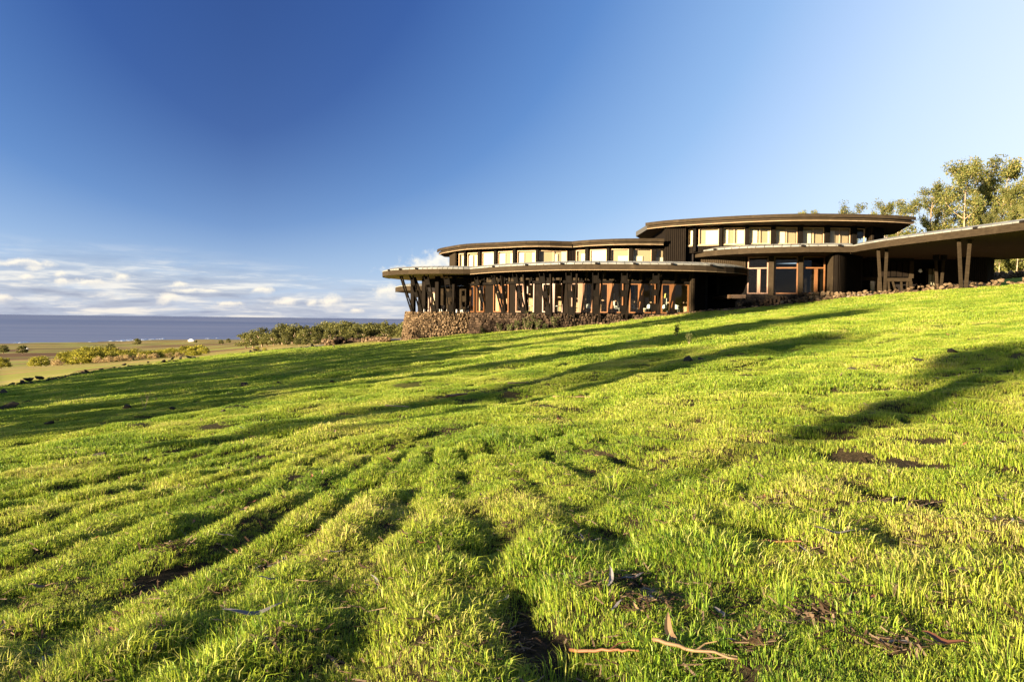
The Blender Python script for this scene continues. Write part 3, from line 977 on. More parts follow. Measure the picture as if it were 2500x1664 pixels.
for x0, x1, bl in [(1681, 1694, [(.1, 1, 0, .95)]), (1706, 1755, [(.32, 1, 0, .9)]), (1766, 1818, [(0, .22, 0, .9), (.66, 1, 0, .9)]), (1828, 1881, [(0, .4, 0, .86), (.9, 1, 0, .86)]),
                   (1892, 1946, [(0, .47, 0, .82)]), (1958, 2011, [(0, .44, 0, .84)]), (2023, 2075, [(0, .30, 0, .86)]), (2087, 2110, [])]:
    a, c = hit(WT, x0, 580), hit(WT, x1, 580)
    window(lodge, a, c, ZT0, ZT1, 0.055, bl, frame_mat=M['warm_wall'], sill=x0 < 1800, div=1 if 1760 < x0 < 2080 else 0)
for x0, x1 in [(1695, 1702.5), (1756, 1764), (1818.5, 1827), (1882, 1891), (1947, 1957), (2012, 2022), (2076, 2086)]:
    a, c = hit(WT, x0, 580), hit(WT, x1, 580)
    b = MB(); b.bar(a, c, 5.6, 7.56, 0.40, 0.14); b.build('post', M['post_wood'], lodge)
pl = sub(WT, 1681, 2111, 580)
battens(lodge, WT, 1681, 2111, 5.5, 6.01, M['dark_wood'], py=580, th=0.04, wname='lower_wall')
b = MB()
for a, c in zip(pl[:-1], pl[1:]): b.bar(a, c, 7.43, 7.56, 0.10, -0.01)
b.build('frieze', M['dark_wood'], lodge)
WTe = plan([(2112, 62.2), (2123, 60.9), (2158, 62.6)])
b = MB(); b.bar(WTe[0], WTe[1], 5.0, 7.57, 0.14, 0); b.build('timber_wall', M['fascia'], lodge)
battens(lodge, WTe, 2123.3, 2157.6, 5.0, 7.57, M['dark_wood'], py=580)
b = MB()
ib = inset(WT, 1.7)
for a, c in zip(ib[:-6:6], ib[6::6]): b.bar(a, c, 5.6, 7.56, 0.1)
b.build('interior_wall', M['warm_wall'], lodge)
# low roof behind the tall block
b = MB(); b.prism([(30.5, 63), (39, 61.5), (41, 70), (31, 72)], 6.25, 6.72); b.build('rear_roof', M['black'], lodge)

# ---------- middle roof over the double height glazing
RM = spline(plan([(1643, 67.9), (1667, 64.8), (1738, 61.2), (1822, 59.0), (1900, 58.0), (1975, 57.2), (2035, 56.9), (2079, 56.8)]), 6)
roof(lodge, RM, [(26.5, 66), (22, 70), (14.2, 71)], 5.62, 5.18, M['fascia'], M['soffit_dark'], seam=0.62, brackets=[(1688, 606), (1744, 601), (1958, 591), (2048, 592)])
WM0 = spline(plan([(1650, 66.0), (1690, 64.2), (1740, 62.9), (1780, 62.3), (1822, 62.0)]), 6)
battens(lodge, WM0, 1650, 1821.7, 4.0, 5.2, M['fascia'], py=620)
b = MB(); b.prism([(13.6, 64.3), (17.8, 63.4), (18.3, 64.2), (14, 66)], 4.3, 4.62); b.build('parapet', M['zinc'], lodge)
# glazed front
WM = spline(plan([(1822, 62.0), (1880, 61.3), (1950, 60.8), (2018, 60.6)]), 6)
ZF = 2.2
for x0, x1, tr, door in [(1823, 1876, 4.28, (1849, 1857)), (1889.5, 1948, 4.28, None), (1958.5, 2014, 4.28, (1988, 1996))]:
    a, c = hit(WM, x0, 660), hit(WM, x1, 660)
    o = window(lodge, a, c, ZF + .05, 5.18, 0.10, frame_mat=M['frame'], transom=tr, depth=0.14)
    if door:
        p, q = hit(WM, door[0], 660), hit(WM, door[1], 660)
        m = MB(); m.bar(p, q, ZF + .15, 4.20, 0.16, 0.01); m.build('door_post', M['frame'], o)
for x0, x1 in [(1877, 1889), (1948.5, 1958)]:
    a, c = hit(WM, x0, 660), hit(WM, x1, 660)
    b = MB(); b.bar(a, c, 1.2, 5.18, 0.45, 0.16); b.build('post', M['fascia'], lodge)
b = MB()
for a, c in zip(WM[:-1], WM[1:]): b.bar(a, c, 0.8, ZF + .05, 0.2, 0)
b.build('plinth', M['black'], lodge)
WC = spline(plan([(2018, 60.7), (2026, 58.6), (2036, 57.7), (2052, 57.9), (2075, 59.0), (2103, 60.9)]), 5)
battens(lodge, WC, 2018.5, 2036, 1.4, 5.19, M['fascia'], py=650)  # lighter timber puts the sunlit left side into the colour
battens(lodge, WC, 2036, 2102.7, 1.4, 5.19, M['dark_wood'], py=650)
# lounge behind the glass
b = MB(); b.prism([(17.5, 62.4), (24.5, 61.0), (25, 70), (16.5, 70)], 1.9, 2.2); b.build('lounge_floor', M['floor'], lodge)
b = MB(); b.bar((16, 69), (26, 69), 2.2, 5.2, 0.2); b.build('lounge_wall', M['dark_wood'], lodge)
b = MB(); b.bar((16.6, 63), (16.4, 69), 2.2, 5.2, 0.2); b.build('lounge_side_wall', M['dark_wood'], lodge)
b = MB(); b.bar((24.6, 61.6), (25.2, 70), 2.2, 5.2, 0.2); b.build('lounge_side_wall', M['dark_wood'], lodge)

# ---------- entrance canopy
RR = spline(plan([(2079, 56.85), (2150, 53.1), (2271, 48.7), (2378, 45.6), (2499, 42.4)]) + [(28.9, 39.0), (30.8, 36.4), (34, 35.2), (38, 36.5)], 6)
RRb = spline([(42, 41), (44, 48), (43, 55), (40, 60.5), (38.2, 62.4), (35, 62.6), (32, 63), (27, 62.4)], 4)
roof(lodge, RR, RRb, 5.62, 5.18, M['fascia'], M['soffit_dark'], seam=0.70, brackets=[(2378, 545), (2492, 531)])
b = MB(); b.prism([(27.2, 57.6), (31.6, 57.9), (34.2, 60.2), (38, 63), (37, 70), (28, 70)], 5.62 + .26, 6.25); b.build('rear_parapet', M['black'], lodge)


def vee(pl_, pr_, base, zt):
    e = empty('v_column', (0, 0, 0), lodge)
    for q in (pl_, pr_):
        b = MB(); b.beam(base, (q[0], q[1], zt), (1, 0, 0), 0.11, 0.16); b.build('strut', M['fascia'], e)
        b = MB(); b.beam((q[0], q[1], zt - 0.03), (q[0], q[1], 5.19), (1, 0, 0), 0.17, 0.19); b.build('bracket', M['black'], e)


def vcol(xl, xr, yt, xb, yb, d, zt=4.95):
    A, B, C_ = at_depth(xl, yt, d), at_depth(xr, yt, d), at_depth(xb, yb, d)
    for q, dxx in ((A, -1), (B, 1)):
        pass
    e = empty('v_column', (0, 0, 0), lodge)
    base = Vector((C_.x, C_.y, C_.z - 0.15))
    for q, sg in ((A, -1), (B, 1)):
        top = Vector((q.x, q.y, q.z))
        b = MB(); b.beam(base + Vector((sg * .13, 0, 0)), top, (1, 0, 0), 0.085, 0.07); b.build('strut', M['fascia'], e)
        b = MB(); b.beam(top - Vector((0, 0, .02)), (top.x, top.y, 5.20), (1, 0, 0), 0.15, 0.2); b.build('bracket', M['black'], e)


vcol(2144, 2165, 607, 2155, 716, 54.5)
vcol(2341, 2368, 585, 2352, 707, 47.8)
vcol(2285, 2304, 635, 2292, 708, 58.5)

# entrance walls under the canopy
b = MB(); b.bar(hit(WC, 2103, 650), (27.6, 66), 1.4, 5.2, 0.2); b.build('recess_wall', M['black'], lodge)
WE = plan([(2104, 62.5), (2135, 62.0), (2232, 61.6)])
e0, e1 = hit(WE, 2106, 690), hit(WE, 2144, 690)
b = MB(); b.bar(e0, e1, 3.45, 3.70, 0.2, 0.05); b.build('door_lintel', M['fascia'], lodge)
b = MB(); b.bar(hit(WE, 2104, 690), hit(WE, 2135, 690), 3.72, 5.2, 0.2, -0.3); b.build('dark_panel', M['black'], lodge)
b = MB(); b.bar(hit(WE, 2140, 690), hit(WE, 2145, 690), 1.9, 3.5, 0.3, 0.1); b.build('door_jamb', M['fascia'], lodge)
# door leaf; cream blinds put the bright lit patch inside into colour
o = window(lodge, hit(WE, 2122, 690), hit(WE, 2139, 690), 2.2, 3.45, 0.06, frame_mat=M['dark_wood'], blinds=[(.1, .75, .32, 1), (.1, .75, .02, .22)], name='door')
# vertical boards above the opening with gaps
pl = sub(WE, 2131, 2218, 640, step=0.42)
for i in range(len(pl) - 1):
    a, c = pl[i], pl[i + 1]
    m = MB(); m.bar(a, (a[0] + (c[0] - a[0]) * .86, a[1] + (c[1] - a[1]) * .86), 3.74, 4.92, 0.10, 0.06 + 0.03 * (i % 2)); m.build('wall_board', M['dark_wood'], lodge)
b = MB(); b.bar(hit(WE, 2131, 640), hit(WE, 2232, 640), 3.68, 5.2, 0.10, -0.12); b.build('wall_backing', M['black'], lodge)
b = MB(); b.bar(hit(WE, 2219, 640), hit(WE, 2228, 640), 3.62, 4.95, 0.32, 0.15); b.build('corner_post', M['fascia'], lodge)
b = MB(); b.bar(hit(WE, 2165, 660), hit(WE, 2224, 660), 3.35, 3.62, 0.26, 0.12); b.build('beam', M['fascia'], lodge)
for xt, xb in ((2168, 2171), (2178, 2191), (2199, 2202), (2214, 2213), (2222, 2221)):
    A, B = hit(WE, xt, 660), hit(WE, xb, 700)
    m = MB(); m.beam((B[0], B[1] - .12, 2.0), (A[0], A[1] - .12, 3.36), (1, 0, 0), 0.05 if xt < 2220 else 0.11, 0.08); m.build('raking_post', M['fascia'], lodge)
b = MB(); b.bar((27, 67.7), (38, 66.2), 2.0, 6.0, 0.2); b.build('hall_back_wall', M['black'], lodge)  # darkness of the hall interior is put into the black walls
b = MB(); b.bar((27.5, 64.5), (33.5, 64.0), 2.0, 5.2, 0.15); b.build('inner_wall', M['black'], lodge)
WR = [(34.4, 63.0), (36.8, 60.4)]
b = MB(); b.prism([(34.9, 63.6), (36.6, 60.2), (37.4, 60.6), (38, 66), (36, 67)], 2.0, 5.19); b.build('end_wall', M['black'], lodge)
battens(lodge, [(34.1, 60.2), (36.7, 59.9)], 2348, 2410, 2.0, 5.19, M['black'], py=660)
# glazed door seen through the hall
a, c = (33.9, 63.9), (35.2, 63.8)
for k, (x0, x1) in enumerate(((32.9, 33.7), (33.8, 34.6))):
    window(lodge, (x0, 63.6), (x1, 63.6), 2.6, 4.6, 0.07, frame_mat=M['dark_wood'], div=1, transom=3.1, name='glazed_door', blinds=[(.1, .8, .3, .75)] if k == 1 else ())
b = MB(); b.prism([(24, 57.5), (27.2, 50.5), (31, 45.5), (46, 45), (46, 75), (26, 75)], 1.85, 2.10)
b.build('entrance_floor', M['pave'], lodge)

# ---------- dining wing walls
WF = spline(plan([(1146, 69.2), (1160, 68.2), (1200, 66.0), (1250, 64.2), (1300, 63.1), (1400, 61.5), (1530, 60.9), (1620, 60.9), (1684, 61.2)]), 6)
ZD0, ZD1 = 0.62, 2.92
for x0, x1, dk in [(1149, 1158.5, 0), (1165, 1183, 0), (1206, 1221, 0), (1229, 1243, 0), (1260, 1279, 0), (1287.5, 1305, 0), (1325, 1345, 0), (1353.5, 1374, 0), (1395, 1414, 0), (1423.5, 1446, 0),
                   (1464, 1484.5, 0), (1494.5, 1521, 0), (1536, 1560, 0), (1568, 1600, 0), (1614, 1637, 0), (1645, 1681, 0)]:
    a, c = hit(WF, x0, 730), hit(WF, x1, 730)
    window(lodge, a, c, ZD0, ZD1, 0.085, frame_mat=M['frame'], depth=0.16)
for x0, x1 in [(1221.3, 1228.7), (1279.3, 1287.2), (1345.3, 1353.2), (1414.3, 1423.2), (1484.8, 1494.2), (1560.3, 1567.7), (1637.3, 1644.7)]:
    a, c = hit(WF, x0, 730), hit(WF, x1, 730)
    b = MB(); b.bar(a, c, ZD0, ZD1 - .003, 0.24, 0.02); b.build('mullion', M['frame'], lodge)
for x0, x1 in [(1158.8, 1164.7), (1183.3, 1205.7), (1243.3, 1259.7), (1305.3, 1324.7), (1374.3, 1394.7), (1446.3, 1463.7), (1521.3, 1535.7), (1600.3, 1613.7)]:
    a, c = hit(WF, x0, 730), hit(WF, x1, 730)
    b = MB(); b.bar(a, c, ZD0 - .05, ZD1, 0.14, -0.12); b.build('wall_panel', M['dark_wood'], lodge)
pl = sub(WF, 1149, 1682, 690)
b = MB()
for a, c in zip(pl[:-1], pl[1:]): b.bar(a, c, ZD1 + .003, ZD1 + .22, 0.22, 0.10)
b.build('head_beam', M['post_wood'], lodge)
b = MB()
for a, c in zip(pl[:-1], pl[1:]): b.bar(a, c, 0.46, ZD0 - .003, 0.26, 0.08)
b.build('sill_beam', M['dark_wood'], lodge)
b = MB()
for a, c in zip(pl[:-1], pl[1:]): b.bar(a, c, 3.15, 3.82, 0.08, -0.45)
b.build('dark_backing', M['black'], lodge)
# stub boards between head beam and roof
r_ = resample(pl, 0.235)
for i in range(0, len(r_) - 1, 2):
    a, c = r_[i], r_[i + 1]
    m = MB(); m.bar(a, c, 3.14, 3.79, 0.07, 0.02 if i % 4 else -0.06); m.build('stub_board', M['fascia'] if (i // 2) % 3 == 0 else M['post_wood'], lodge)
    if (i // 2) % 3 == 1 and i + 3 < len(r_):
        m = MB(); m.bar(a, r_[i + 2], 3.142, 3.36, 0.06, 0.10); m.build('low_block', M['fascia'], lodge)
# end wall of the dining wing
WFe = plan([(1682, 61.2), (1689.5, 60.1), (1722, 61.8)])
b = MB(); b.bar(WFe[0], WFe[1], 0.3, 3.8, 0.12, 0); b.build('timber_wall', M['fascia'], lodge)  # lit left face painted in as a lighter timber than the battens
battens(lodge, WFe, 1689.7, 1721.8, 0.3, 3.8, M['dark_wood'], pitch=0.15, py=720)
b = MB(); b.bar(WFe[2], (16.2, 68), 0.3, 3.8, 0.2); b.build('return_wall', M['black'], lodge)
b = MB(); b.bar((15.5, 67.8), (19.2, 64.5), 0.3, 3.8, 0.2); b.build('link_wall', M['black'], lodge)  # deep shade of the corner recess put into the black wall colour
b = MB(); b.bar((19.2, 64.5), plan([(1822, 62.1)])[0], 0.3, 4.0, 0.2); b.build('link_wall', M['black'], lodge)
# dining room floor and back wall
b = MB(); b.prism([(p[0], p[1] + 0.2) for p in pl[::4]] + [(15, 69), (-4, 73)], 0.1, 0.42); b.build('dining_floor', M['floor'], lodge)
b = MB(); b.bar((-4.5, 73.0), (15.5, 68.3), 0.4, 3.82, 0.2); b.build('dining_back_wall', M['warm_wall'], lodge)
for x in (2.0, 6.5, 10.2):
    post(lodge, (x, 66.5), 0.4, 3.8, 0.3, 0.3, M['dark_wood'], name='inner_post')
for x, ww, hh in ((8.2, .55, 1.35), (9.0, .4, 1.1), (12.6, .45, 1.1)):
    m = MB(); m.bar((x, 66.6), (x + ww, 66.6), 1.0, 1.0 + hh, 0.05); m.build('cream_panel', M['cloth'], lodge)  # pale panels added to brighten the dining interior

# slanting ladder columns along the dining wing
edge = RFs
for px in (1142, 1181, 1238, 1307, 1380, 1452.5, 1527, 1607):
    p = hit(edge, px, 665)
    i = min(range(len(edge)), key=lambda k: (edge[k][0] - p[0]) ** 2 + (edge[k][1] - p[1]) ** 2)
    i = max(1, min(len(edge) - 2, i))
    t = Vector((edge[i + 1][0] - edge[i - 1][0], edge[i + 1][1] - edge[i - 1][1])).normalized()
    nrm = Vector((-t.y, t.x))
    T = Vector(p) + nrm * 0.85; B = Vector(p) + nrm * 1.75
    B.x += np.interp(px, [1142, 1240, 1380], [.42, .40, .05])
    ladder(lodge, (T.x, T.y, 3.81), (B.x, B.y, -0.32 if px < 1400 else (-0.12 if px < 1600 else 0.1)), (t.x, t.y))
    if px > 1150:
        T2 = T + t * 0.55 + nrm * .5; B2 = B + t * 0.2 - nrm * .1
        m = MB(); m.beam((B2.x, B2.y, 0.2), (T2.x, T2.y, 3.81), (t.x, t.y, 0), 0.07, 0.12); m.build('brace', M['dark_wood'], lodge)
# round terrace columns
tc_, tr_ = (cx, cy), 6.15


def drum(px, r, py=700, ky=1.0):
    v = ray(px, py); k = v.x / v.y
    # near intersection with circle of radius r round the terrace centre
    a_ = 1 + k * k; b_ = -2 * (k * cx + cy); c_ = cx * cx + cy * cy - r * r
    D = max(0, b_ * b_ - 4 * a_ * c_)
    y = (-b_ - math.sqrt(D)) / (2 * a_)
    return (k * y, y)


for px in (979, 1004, 1040, 1089):
    T = Vector(drum(px, 6.2, 670)); n_ = (T - Vector((cx, cy))).normalized(); t = Vector((-n_.y, n_.x))
    B = Vector((cx, cy)) + n_ * 5.25
    B.x += 0.38
    ladder(lodge, (T.x, T.y, 3.81), (B.x, B.y, -0.05), (t.x, t.y))
for px, d in ((1006, 71.8), (1034, 70.4), (1066, 69.8), (1107, 70.2)):
    p = ((px - 1250) / FPX * d, d)
    b = MB(); b.bar((p[0] - .10, p[1] + .15), (p[0] + .22, p[1] - .05), 0.5, 3.81, 0.32, 0); b.build('post', M['dark_wood'], lodge)
b = MB(); b.beam((-8.1, 74.5, .6), (-9.2, 73.5, 3.8), (1, 0, 0), .1, .12); b.build('brace', M['dark_wood'], lodge)

# terrace inner wall and doorway
WI = plan([(1030, 76.0), (1070, 75.0), (1145, 72.0)])
battens(lodge, WI, 1070, 1145, 0.5, 3.1, M['fascia'], py=720)
b = MB(); b.bar((WI[1][0] - 1.6, WI[1][1] + .6), WI[2], 3.1, 3.82, 0.2, 0.05); b.build('dark_band', M['black'], lodge)
window(lodge, hit(WI, 1037, 720), hit(WI, 1048, 720), 0.6, 2.55, 0.10, name='terrace_window')
window(lodge, hit(WI, 1051, 720), hit(WI, 1064, 720), 0.6, 2.55, 0.10, name='terrace_window', blinds=[(.5, 1, 0, 1)])
b = MB(); b.bar(hit(WI, 1030, 720), hit(WI, 1069, 720), 2.56, 3.1, 0.2, -.1); b.build('dark_panel', M['black'], lodge)
b = MB(); b.prism([(cx + 5.1 * math.cos(t), cy + 5.1 * math.sin(t)) for t in np.linspace(0, 2 * math.pi, 40, endpoint=False)], -0.4, 0.42); b.build('terrace_floor', M['floor'], lodge)

# ---------- stone bases
drum_pts = [(cx + 5.2 * math.cos(t), cy + 5.2 * math.sin(t)) for t in np.linspace(R(176), R(283), 40)]
core = MB(); core.prism([(cx + 5.12 * math.cos(t), cy + 5.12 * math.sin(t)) for t in np.linspace(0, 2 * math.pi, 40, endpoint=False)], -3.0, 0.52)
c1 = core.build('terrace_stone_wall', M['mortar'], lodge)
stone_face(c1, drum_pts, lambda f: 0.62, lambda f: -1.95, 'stone', 0.21, batter=0.30)
WS = spline(plan([(1141, 69.0), (1160, 67.2), (1200, 65.2), (1250, 63.4), (1300, 62.2), (1400, 60.6), (1530, 60.0), (1640, 60.0), (1690, 60.3)]), 6)
core = MB(); core.prism([(p[0], p[1] + .12) for p in WS] + [(13.8, 61.5), (9, 62), (0, 65.5), (-3.5, 71)], -2.2, 0.44)
c2 = core.build('dining_stone_wall', M['mortar'], lodge)
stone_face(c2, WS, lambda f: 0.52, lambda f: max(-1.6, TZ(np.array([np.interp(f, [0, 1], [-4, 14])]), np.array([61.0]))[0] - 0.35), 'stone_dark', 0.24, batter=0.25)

lodge_children = None

# ---------- rear wing seen behind the terrace
rw = tag(empty('rear_wing', (0, 0, 0)), 'low rear wing with a curved eave, seen behind the terrace columns', 'building')
RB = spline([at_height(x, y, 3.6).xy[:] for x, y in ((966, 699), (975, 696), (1000, 694), (1040, 694), (1090, 697), (1130, 700))], 4)
roof(rw, RB, [(RB[-1][0] + 2, RB[-1][1] + 6), (RB[0][0] + 2, RB[0][1] + 9)], 3.45, 2.95, M['fascia'], M['soffit_dark'], seam=1.0)
RBw = inset(RB, 2.0)
b = MB()
for a, c in zip(RBw[8:-1], RBw[9:]): b.bar(a, c, -1.5, 2.97, 0.15)
b.build('wall', M['dark_wood'], rw)

# ================================================================== dry stone walls and rubble
def heap(label, pts, zfun, w_, h, key, n, size, cat='stone wall', group=None):
    P = resample(pts, 0.05)
    t_ = empty('stone_wall', (0, 0, 0))
    tag(t_, label, cat, group)
    for k in range(n):
        i = rng.integers(0, len(P)); x, y = P[i]
        u = rng.uniform(-1, 1); zz = rng.uniform(0, 1) ** 1.3
        off = u * w_ * (1 - 0.6 * zz)
        sz = size * rng.uniform(0.6, 1.35)
        x2, y2 = x + rng.uniform(-.1, .1), y + off
        link('stone', ROCK[key][k % 9], t_, loc=(x2, y2, zfun(x2, y2) + zz * h + sz * .12), rot=(rng.uniform(-.6, .6), rng.uniform(-.6, .6), rng.uniform(0, 6)),
             scale=(sz * 1.15, sz, sz * .85))
    return t_


g0 = lambda x, y: tz(x, y, True)
# rubble edging at the foot of the building
edge_pts = [(6.5, 58.9), (9.5, 58.7), (12.5, 58.5), (16.5, 58.3), (20.2, 57.6)]
heap('low line of loose rubble edging the grass below the dining wing', edge_pts, g0, .32, .10, 'stone', 260, .22)
heap('long bank of tumbled rubble below the glazed lounge and canopy', [(20.0, 57.8), (23.0, 55.6), (25.8, 51.6), (28.2, 47.6), (30.8, 45.3), (34, 45)], g0, .60, .34, 'stone', 300, .25)
# retaining walls
rwall = tag(empty('stone_wall', (0, 0, 0)), 'dark retaining wall in the shade below the tall glazed lounge', 'stone wall')
q = plan([(1800, 60.6), (1870, 59.9), (1965, 59.4), (2005, 59.2)])
cc = MB()
for (a, c), z1 in zip(zip(q[:-1], q[1:]), (1.75, 2.1, 2.25)): cc.bar((a[0], a[1] + .25), (c[0], c[1] + .25), -0.5, z1, 0.4)
cc.build('core', M['mortar'], rwall)
stone_face(rwall, q, lambda f: 1.55 + 0.72 * min(1, f * 1.3), lambda f: 0.6 + 1.0 * f, 'stone_dark', 0.30, batter=0.1)  # shade on this wall put into the darker stone colour
bwall = tag(empty('stone_wall', (0, 0, 0)), 'rounded sunlit stone bastion below the curved timber wall', 'stone wall')
q = [(24.2 + 2.3 * math.cos(t), 58.6 + 1.6 * math.sin(t)) for t in np.linspace(R(180), R(330), 20)]
cc = MB(); cc.prism([(24.2 + 2.2 * math.cos(t), 58.6 + 1.5 * math.sin(t)) for t in np.linspace(0, 6.283, 24, endpoint=False)], 0.5, 2.12); cc.build('core', M['mortar'], bwall)
stone_face(bwall, q, lambda f: 2.25, lambda f: 1.2 + .5 * f, 'stone', 0.33, batter=0.15)
swall = tag(empty('stone_wall', (0, 0, 0)), 'short stone pier standing at the dark corner beside the dining wing', 'stone wall')
q = plan([(1796, 59.9), (1812, 59.7)])
cc = MB(); cc.bar((q[0][0], q[0][1] + .2), (q[1][0], q[1][1] + .2), 0, 1.6, 0.3); cc.build('core', M['mortar'], swall)
stone_face(swall, q, lambda f: 1.75, lambda f: 0.4, 'stone', 0.24, batter=0.05)
# low grey wall at the far right
q = [at_depth(x, 700, 74).xy[:] for x in (2405, 2440, 2480, 2540)]
heap('low grey stone wall under the trees at the right edge', q, g0, .3, .55, 'stone', 150, .42)
# pit walls beside the gravel track
def at_g(px, py):
    """point on the terrain seen at a photo pixel"""
    v = ray(px, py)
    for k in range(20000):
        pass
    return None


def ground_at(px, py, d0=3.0, d1=3000.0):
    v = ray(px, py); v = v / v.y
    ds = np.geomspace(d0, d1, 2500)
    z = TZ(v.x * ds, ds, False)
    s = np.nonzero(v.z * ds <= z)[0]
    d = ds[s[0]] if len(s) else d1
    return Vector((v.x * d, d, tz(v.x * d, d)))


def ground_px(px, d):
    x = (px - 1250) / FPX * d
    return (x, d)
heap('lit dry stone wall at the left mouth of the track cutting', [ground_px(786, 79), ground_px(812, 78), ground_px(822, 80)], lambda x, y: -2.75, .5, .50, 'stone', 90, .36)
heap('tumbled dry stone wall running down the right side of the cutting', [ground_px(884, 78), ground_px(905, 77.5), ground_px(925, 76), ground_px(950, 74)], lambda x, y: tz(x, y, False) + .02, .5, .36, 'stone', 170, .31)
heap('shaded rubble lining the back of the track cutting', [ground_px(820, 80.5), ground_px(850, 81), ground_px(884, 80)], lambda x, y: -2.75, .35, .60, 'stone_dark', 110, .42)  # same rubble as the lit sides, shade put into darker stone

# boundary line of black rocks between pasture and dry field
bl = [(-33, 39), (-28.2, 42), (-28.3, 47), (-29.5, 52.5), (-30.9, 58.2), (-30.2, 65.5), (-29.0, 71.5), (-25, 74.0), (-21.9, 74.8), (-17, 73), (-13.5, 70.5)]
P = resample(spline(bl, 6), 0.28)
bw = tag(empty('boundary_wall', (0, 0, 0)), 'tumbled line of black lava rocks where the pasture ends above the dry field', 'stone wall')
cnt = 0
for i, (x, y) in enumerate(P):
    d = vnoise(np.array([i * 0.13]), np.array([3.0]), 9)[0]
    if d < -0.45: continue
    if cnt >= 296: break
    cnt += 1
    s = rng.uniform(.16, .34) * (1.2 if d > .25 else .85)
    x2, y2 = x + rng.normal() * .3, y + rng.normal() * .35
    link('rock', ROCK['lava'][i % 9], bw, loc=(x2, y2, tz(x2, y2) + s * .22 + (.2 if i % 4 == 0 and d > .2 else 0)), rot=(rng.uniform(-.4, .4), rng.uniform(-.4, .4), rng.uniform(0, 6)), scale=(s * 1.5, s, s * .75))

# gravel track with kerb line
tp = [at_g_ for at_g_ in ()]
m = MB()
L0 = [ground_px(p, d) for p, d in ((700, 96), (820, 90), (900, 88), (960, 84), (1020, 82))]
L1 = [ground_px(p, d) for p, d in ((760, 82), (860, 81.5), (905, 79.5), (950, 75.5), (1000, 72.5))]
A_, B_ = resample(spline(L0, 6), 0.8), resample(spline(L1, 6), 0.8)
n = min(len(A_), len(B_), 40)
A_, B_ = [np.array(spline(L0, 10))[int(k)] for k in np.linspace(0, 40, 41)], [np.array(spline(L1, 10))[int(k)] for k in np.linspace(0, 40, 41)]
V = []
for a, c in zip(A_, B_):
    for f in np.linspace(0, 1, 12):
        x, y = a[0] + (c[0] - a[0]) * f, a[1] + (c[1] - a[1]) * f
        V.append((x, y, tz(x, y, False) + 0.06))
m.add(V, [(i * 12 + j, i * 12 + j + 1, (i + 1) * 12 + j + 1, (i + 1) * 12 + j) for i in range(40) for j in range(11)])
tag(m.build('gravel_track', M['path']), kind='structure')


# ================================================================== furniture seen through glass and on the terrace
def chair_parts(m_seat, m_leg):
    seat = MB(); seat.hexa([(-.22, -.22, .42), (.22, -.22, .42), (.24, .22, .42), (-.24, .22, .42), (-.22, -.22, .46), (.22, -.22, .46), (.24, .22, .46), (-.24, .22, .46)])
    back = MB()
    n = 7
    for k in range(n):
        t0, t1 = -0.9 + 1.8 * k / n, -0.9 + 1.8 * (k + 1) / n
        p0, p1 = (0.26 * math.sin(t0), .10 + .16 * math.cos(t0)), (0.26 * math.sin(t1), .10 + .16 * math.cos(t1))
        h0, h1 = .80 - .10 * abs(t0), .80 - .10 * abs(t1)
        back.hexa([(p0[0], p0[1], .44), (p1[0], p1[1], .44), (p1[0] * 1.06, p1[1] + .03, .44), (p0[0] * 1.06, p0[1] + .03, .44),
                   (p0[0], p0[1] + .05, h0), (p1[0], p1[1] + .05, h1), (p1[0] * 1.06, p1[1] + .08, h1), (p0[0] * 1.06, p0[1] + .08, h0)])
    leg = MB(); leg.tube([(0, 0, 0), (0, 0, .43)], .018, 6)
    return seat.mesh('seat', m_seat), back.mesh('backrest', m_seat), leg.mesh('leg', m_leg)


CH = {'white': chair_parts(M['white'], M['zinc']), 'dark': chair_parts(M['black'], M['white'])}


def chair(loc, rz, kind, label, group):
    o = tag(empty('chair', loc), label, 'chair', group)
    o.rotation_euler = (0, 0, rz)
    s_, b_, l_ = CH[kind]
    link('seat', s_, o); link('backrest', b_, o)
    for x in (-.2, .2):
        for y in (-.2, .2): link('leg', l_, o, loc=(x, y, 0))
    return o


spots = [('in the left corner of the dining room', 1274), ('beside the second window of the dining room', 1330), ('beside the tall post near the dining windows', 1404), ('by the fifth column of the dining wing', 1440),
         ('left of the sixth column inside the dining room', 1480), ('behind the middle dining window', 1503), ('near the cream panel in the dining room', 1553), ('turned sideways behind the dining glass', 1577),
         ('pulled up to the dining table near the lamp', 1592), ('under the yellow lamp in the dining room', 1618), ('near the end window of the dining room', 1648), ('last before the end wall of the dining room', 1660)]
for i, (txt, px) in enumerate(spots):
    p = hit(WF, px, 740); dd = 0.75 + 0.35 * (i % 3)
    chair((p[0] * (1 + dd / p[1]), p[1] + dd, .55), rng.uniform(0, 6), 'white', 'white moulded chair ' + txt, 'white dining chairs')
for i, (px, txt) in enumerate(((1042, 'by the orange terrace window'), (1072, 'beside the third terrace post'), (1084, 'at the middle of the terrace'), (1120, 'near the right terrace post'), (1136, 'at the right end of the terrace'))):
    p = drum(px, 4.3 - .3 * (i % 2), 750)
    chair((p[0], p[1], .43), rng.uniform(0, 6), 'dark', 'dark terrace chair with pale legs ' + txt, 'terrace chairs')


def table(loc, label):
    o = tag(empty('table', loc), label, 'table', 'dining tables')
    m = MB(); m.prism([(.42 * math.cos(t), .42 * math.sin(t)) for t in np.linspace(0, 6.283, 18, endpoint=False)], .70, .74); m.build('table_top', M['white'], o)
    m = MB(); m.tube([(0, 0, 0.02), (0, 0, .70)], .035, 8); m.build('pedestal', M['zinc'], o)
    m = MB(); m.prism([(.24 * math.cos(t), .24 * math.sin(t)) for t in np.linspace(0, 6.283, 14, endpoint=False)], 0, .02); m.build('base', M['zinc'], o)


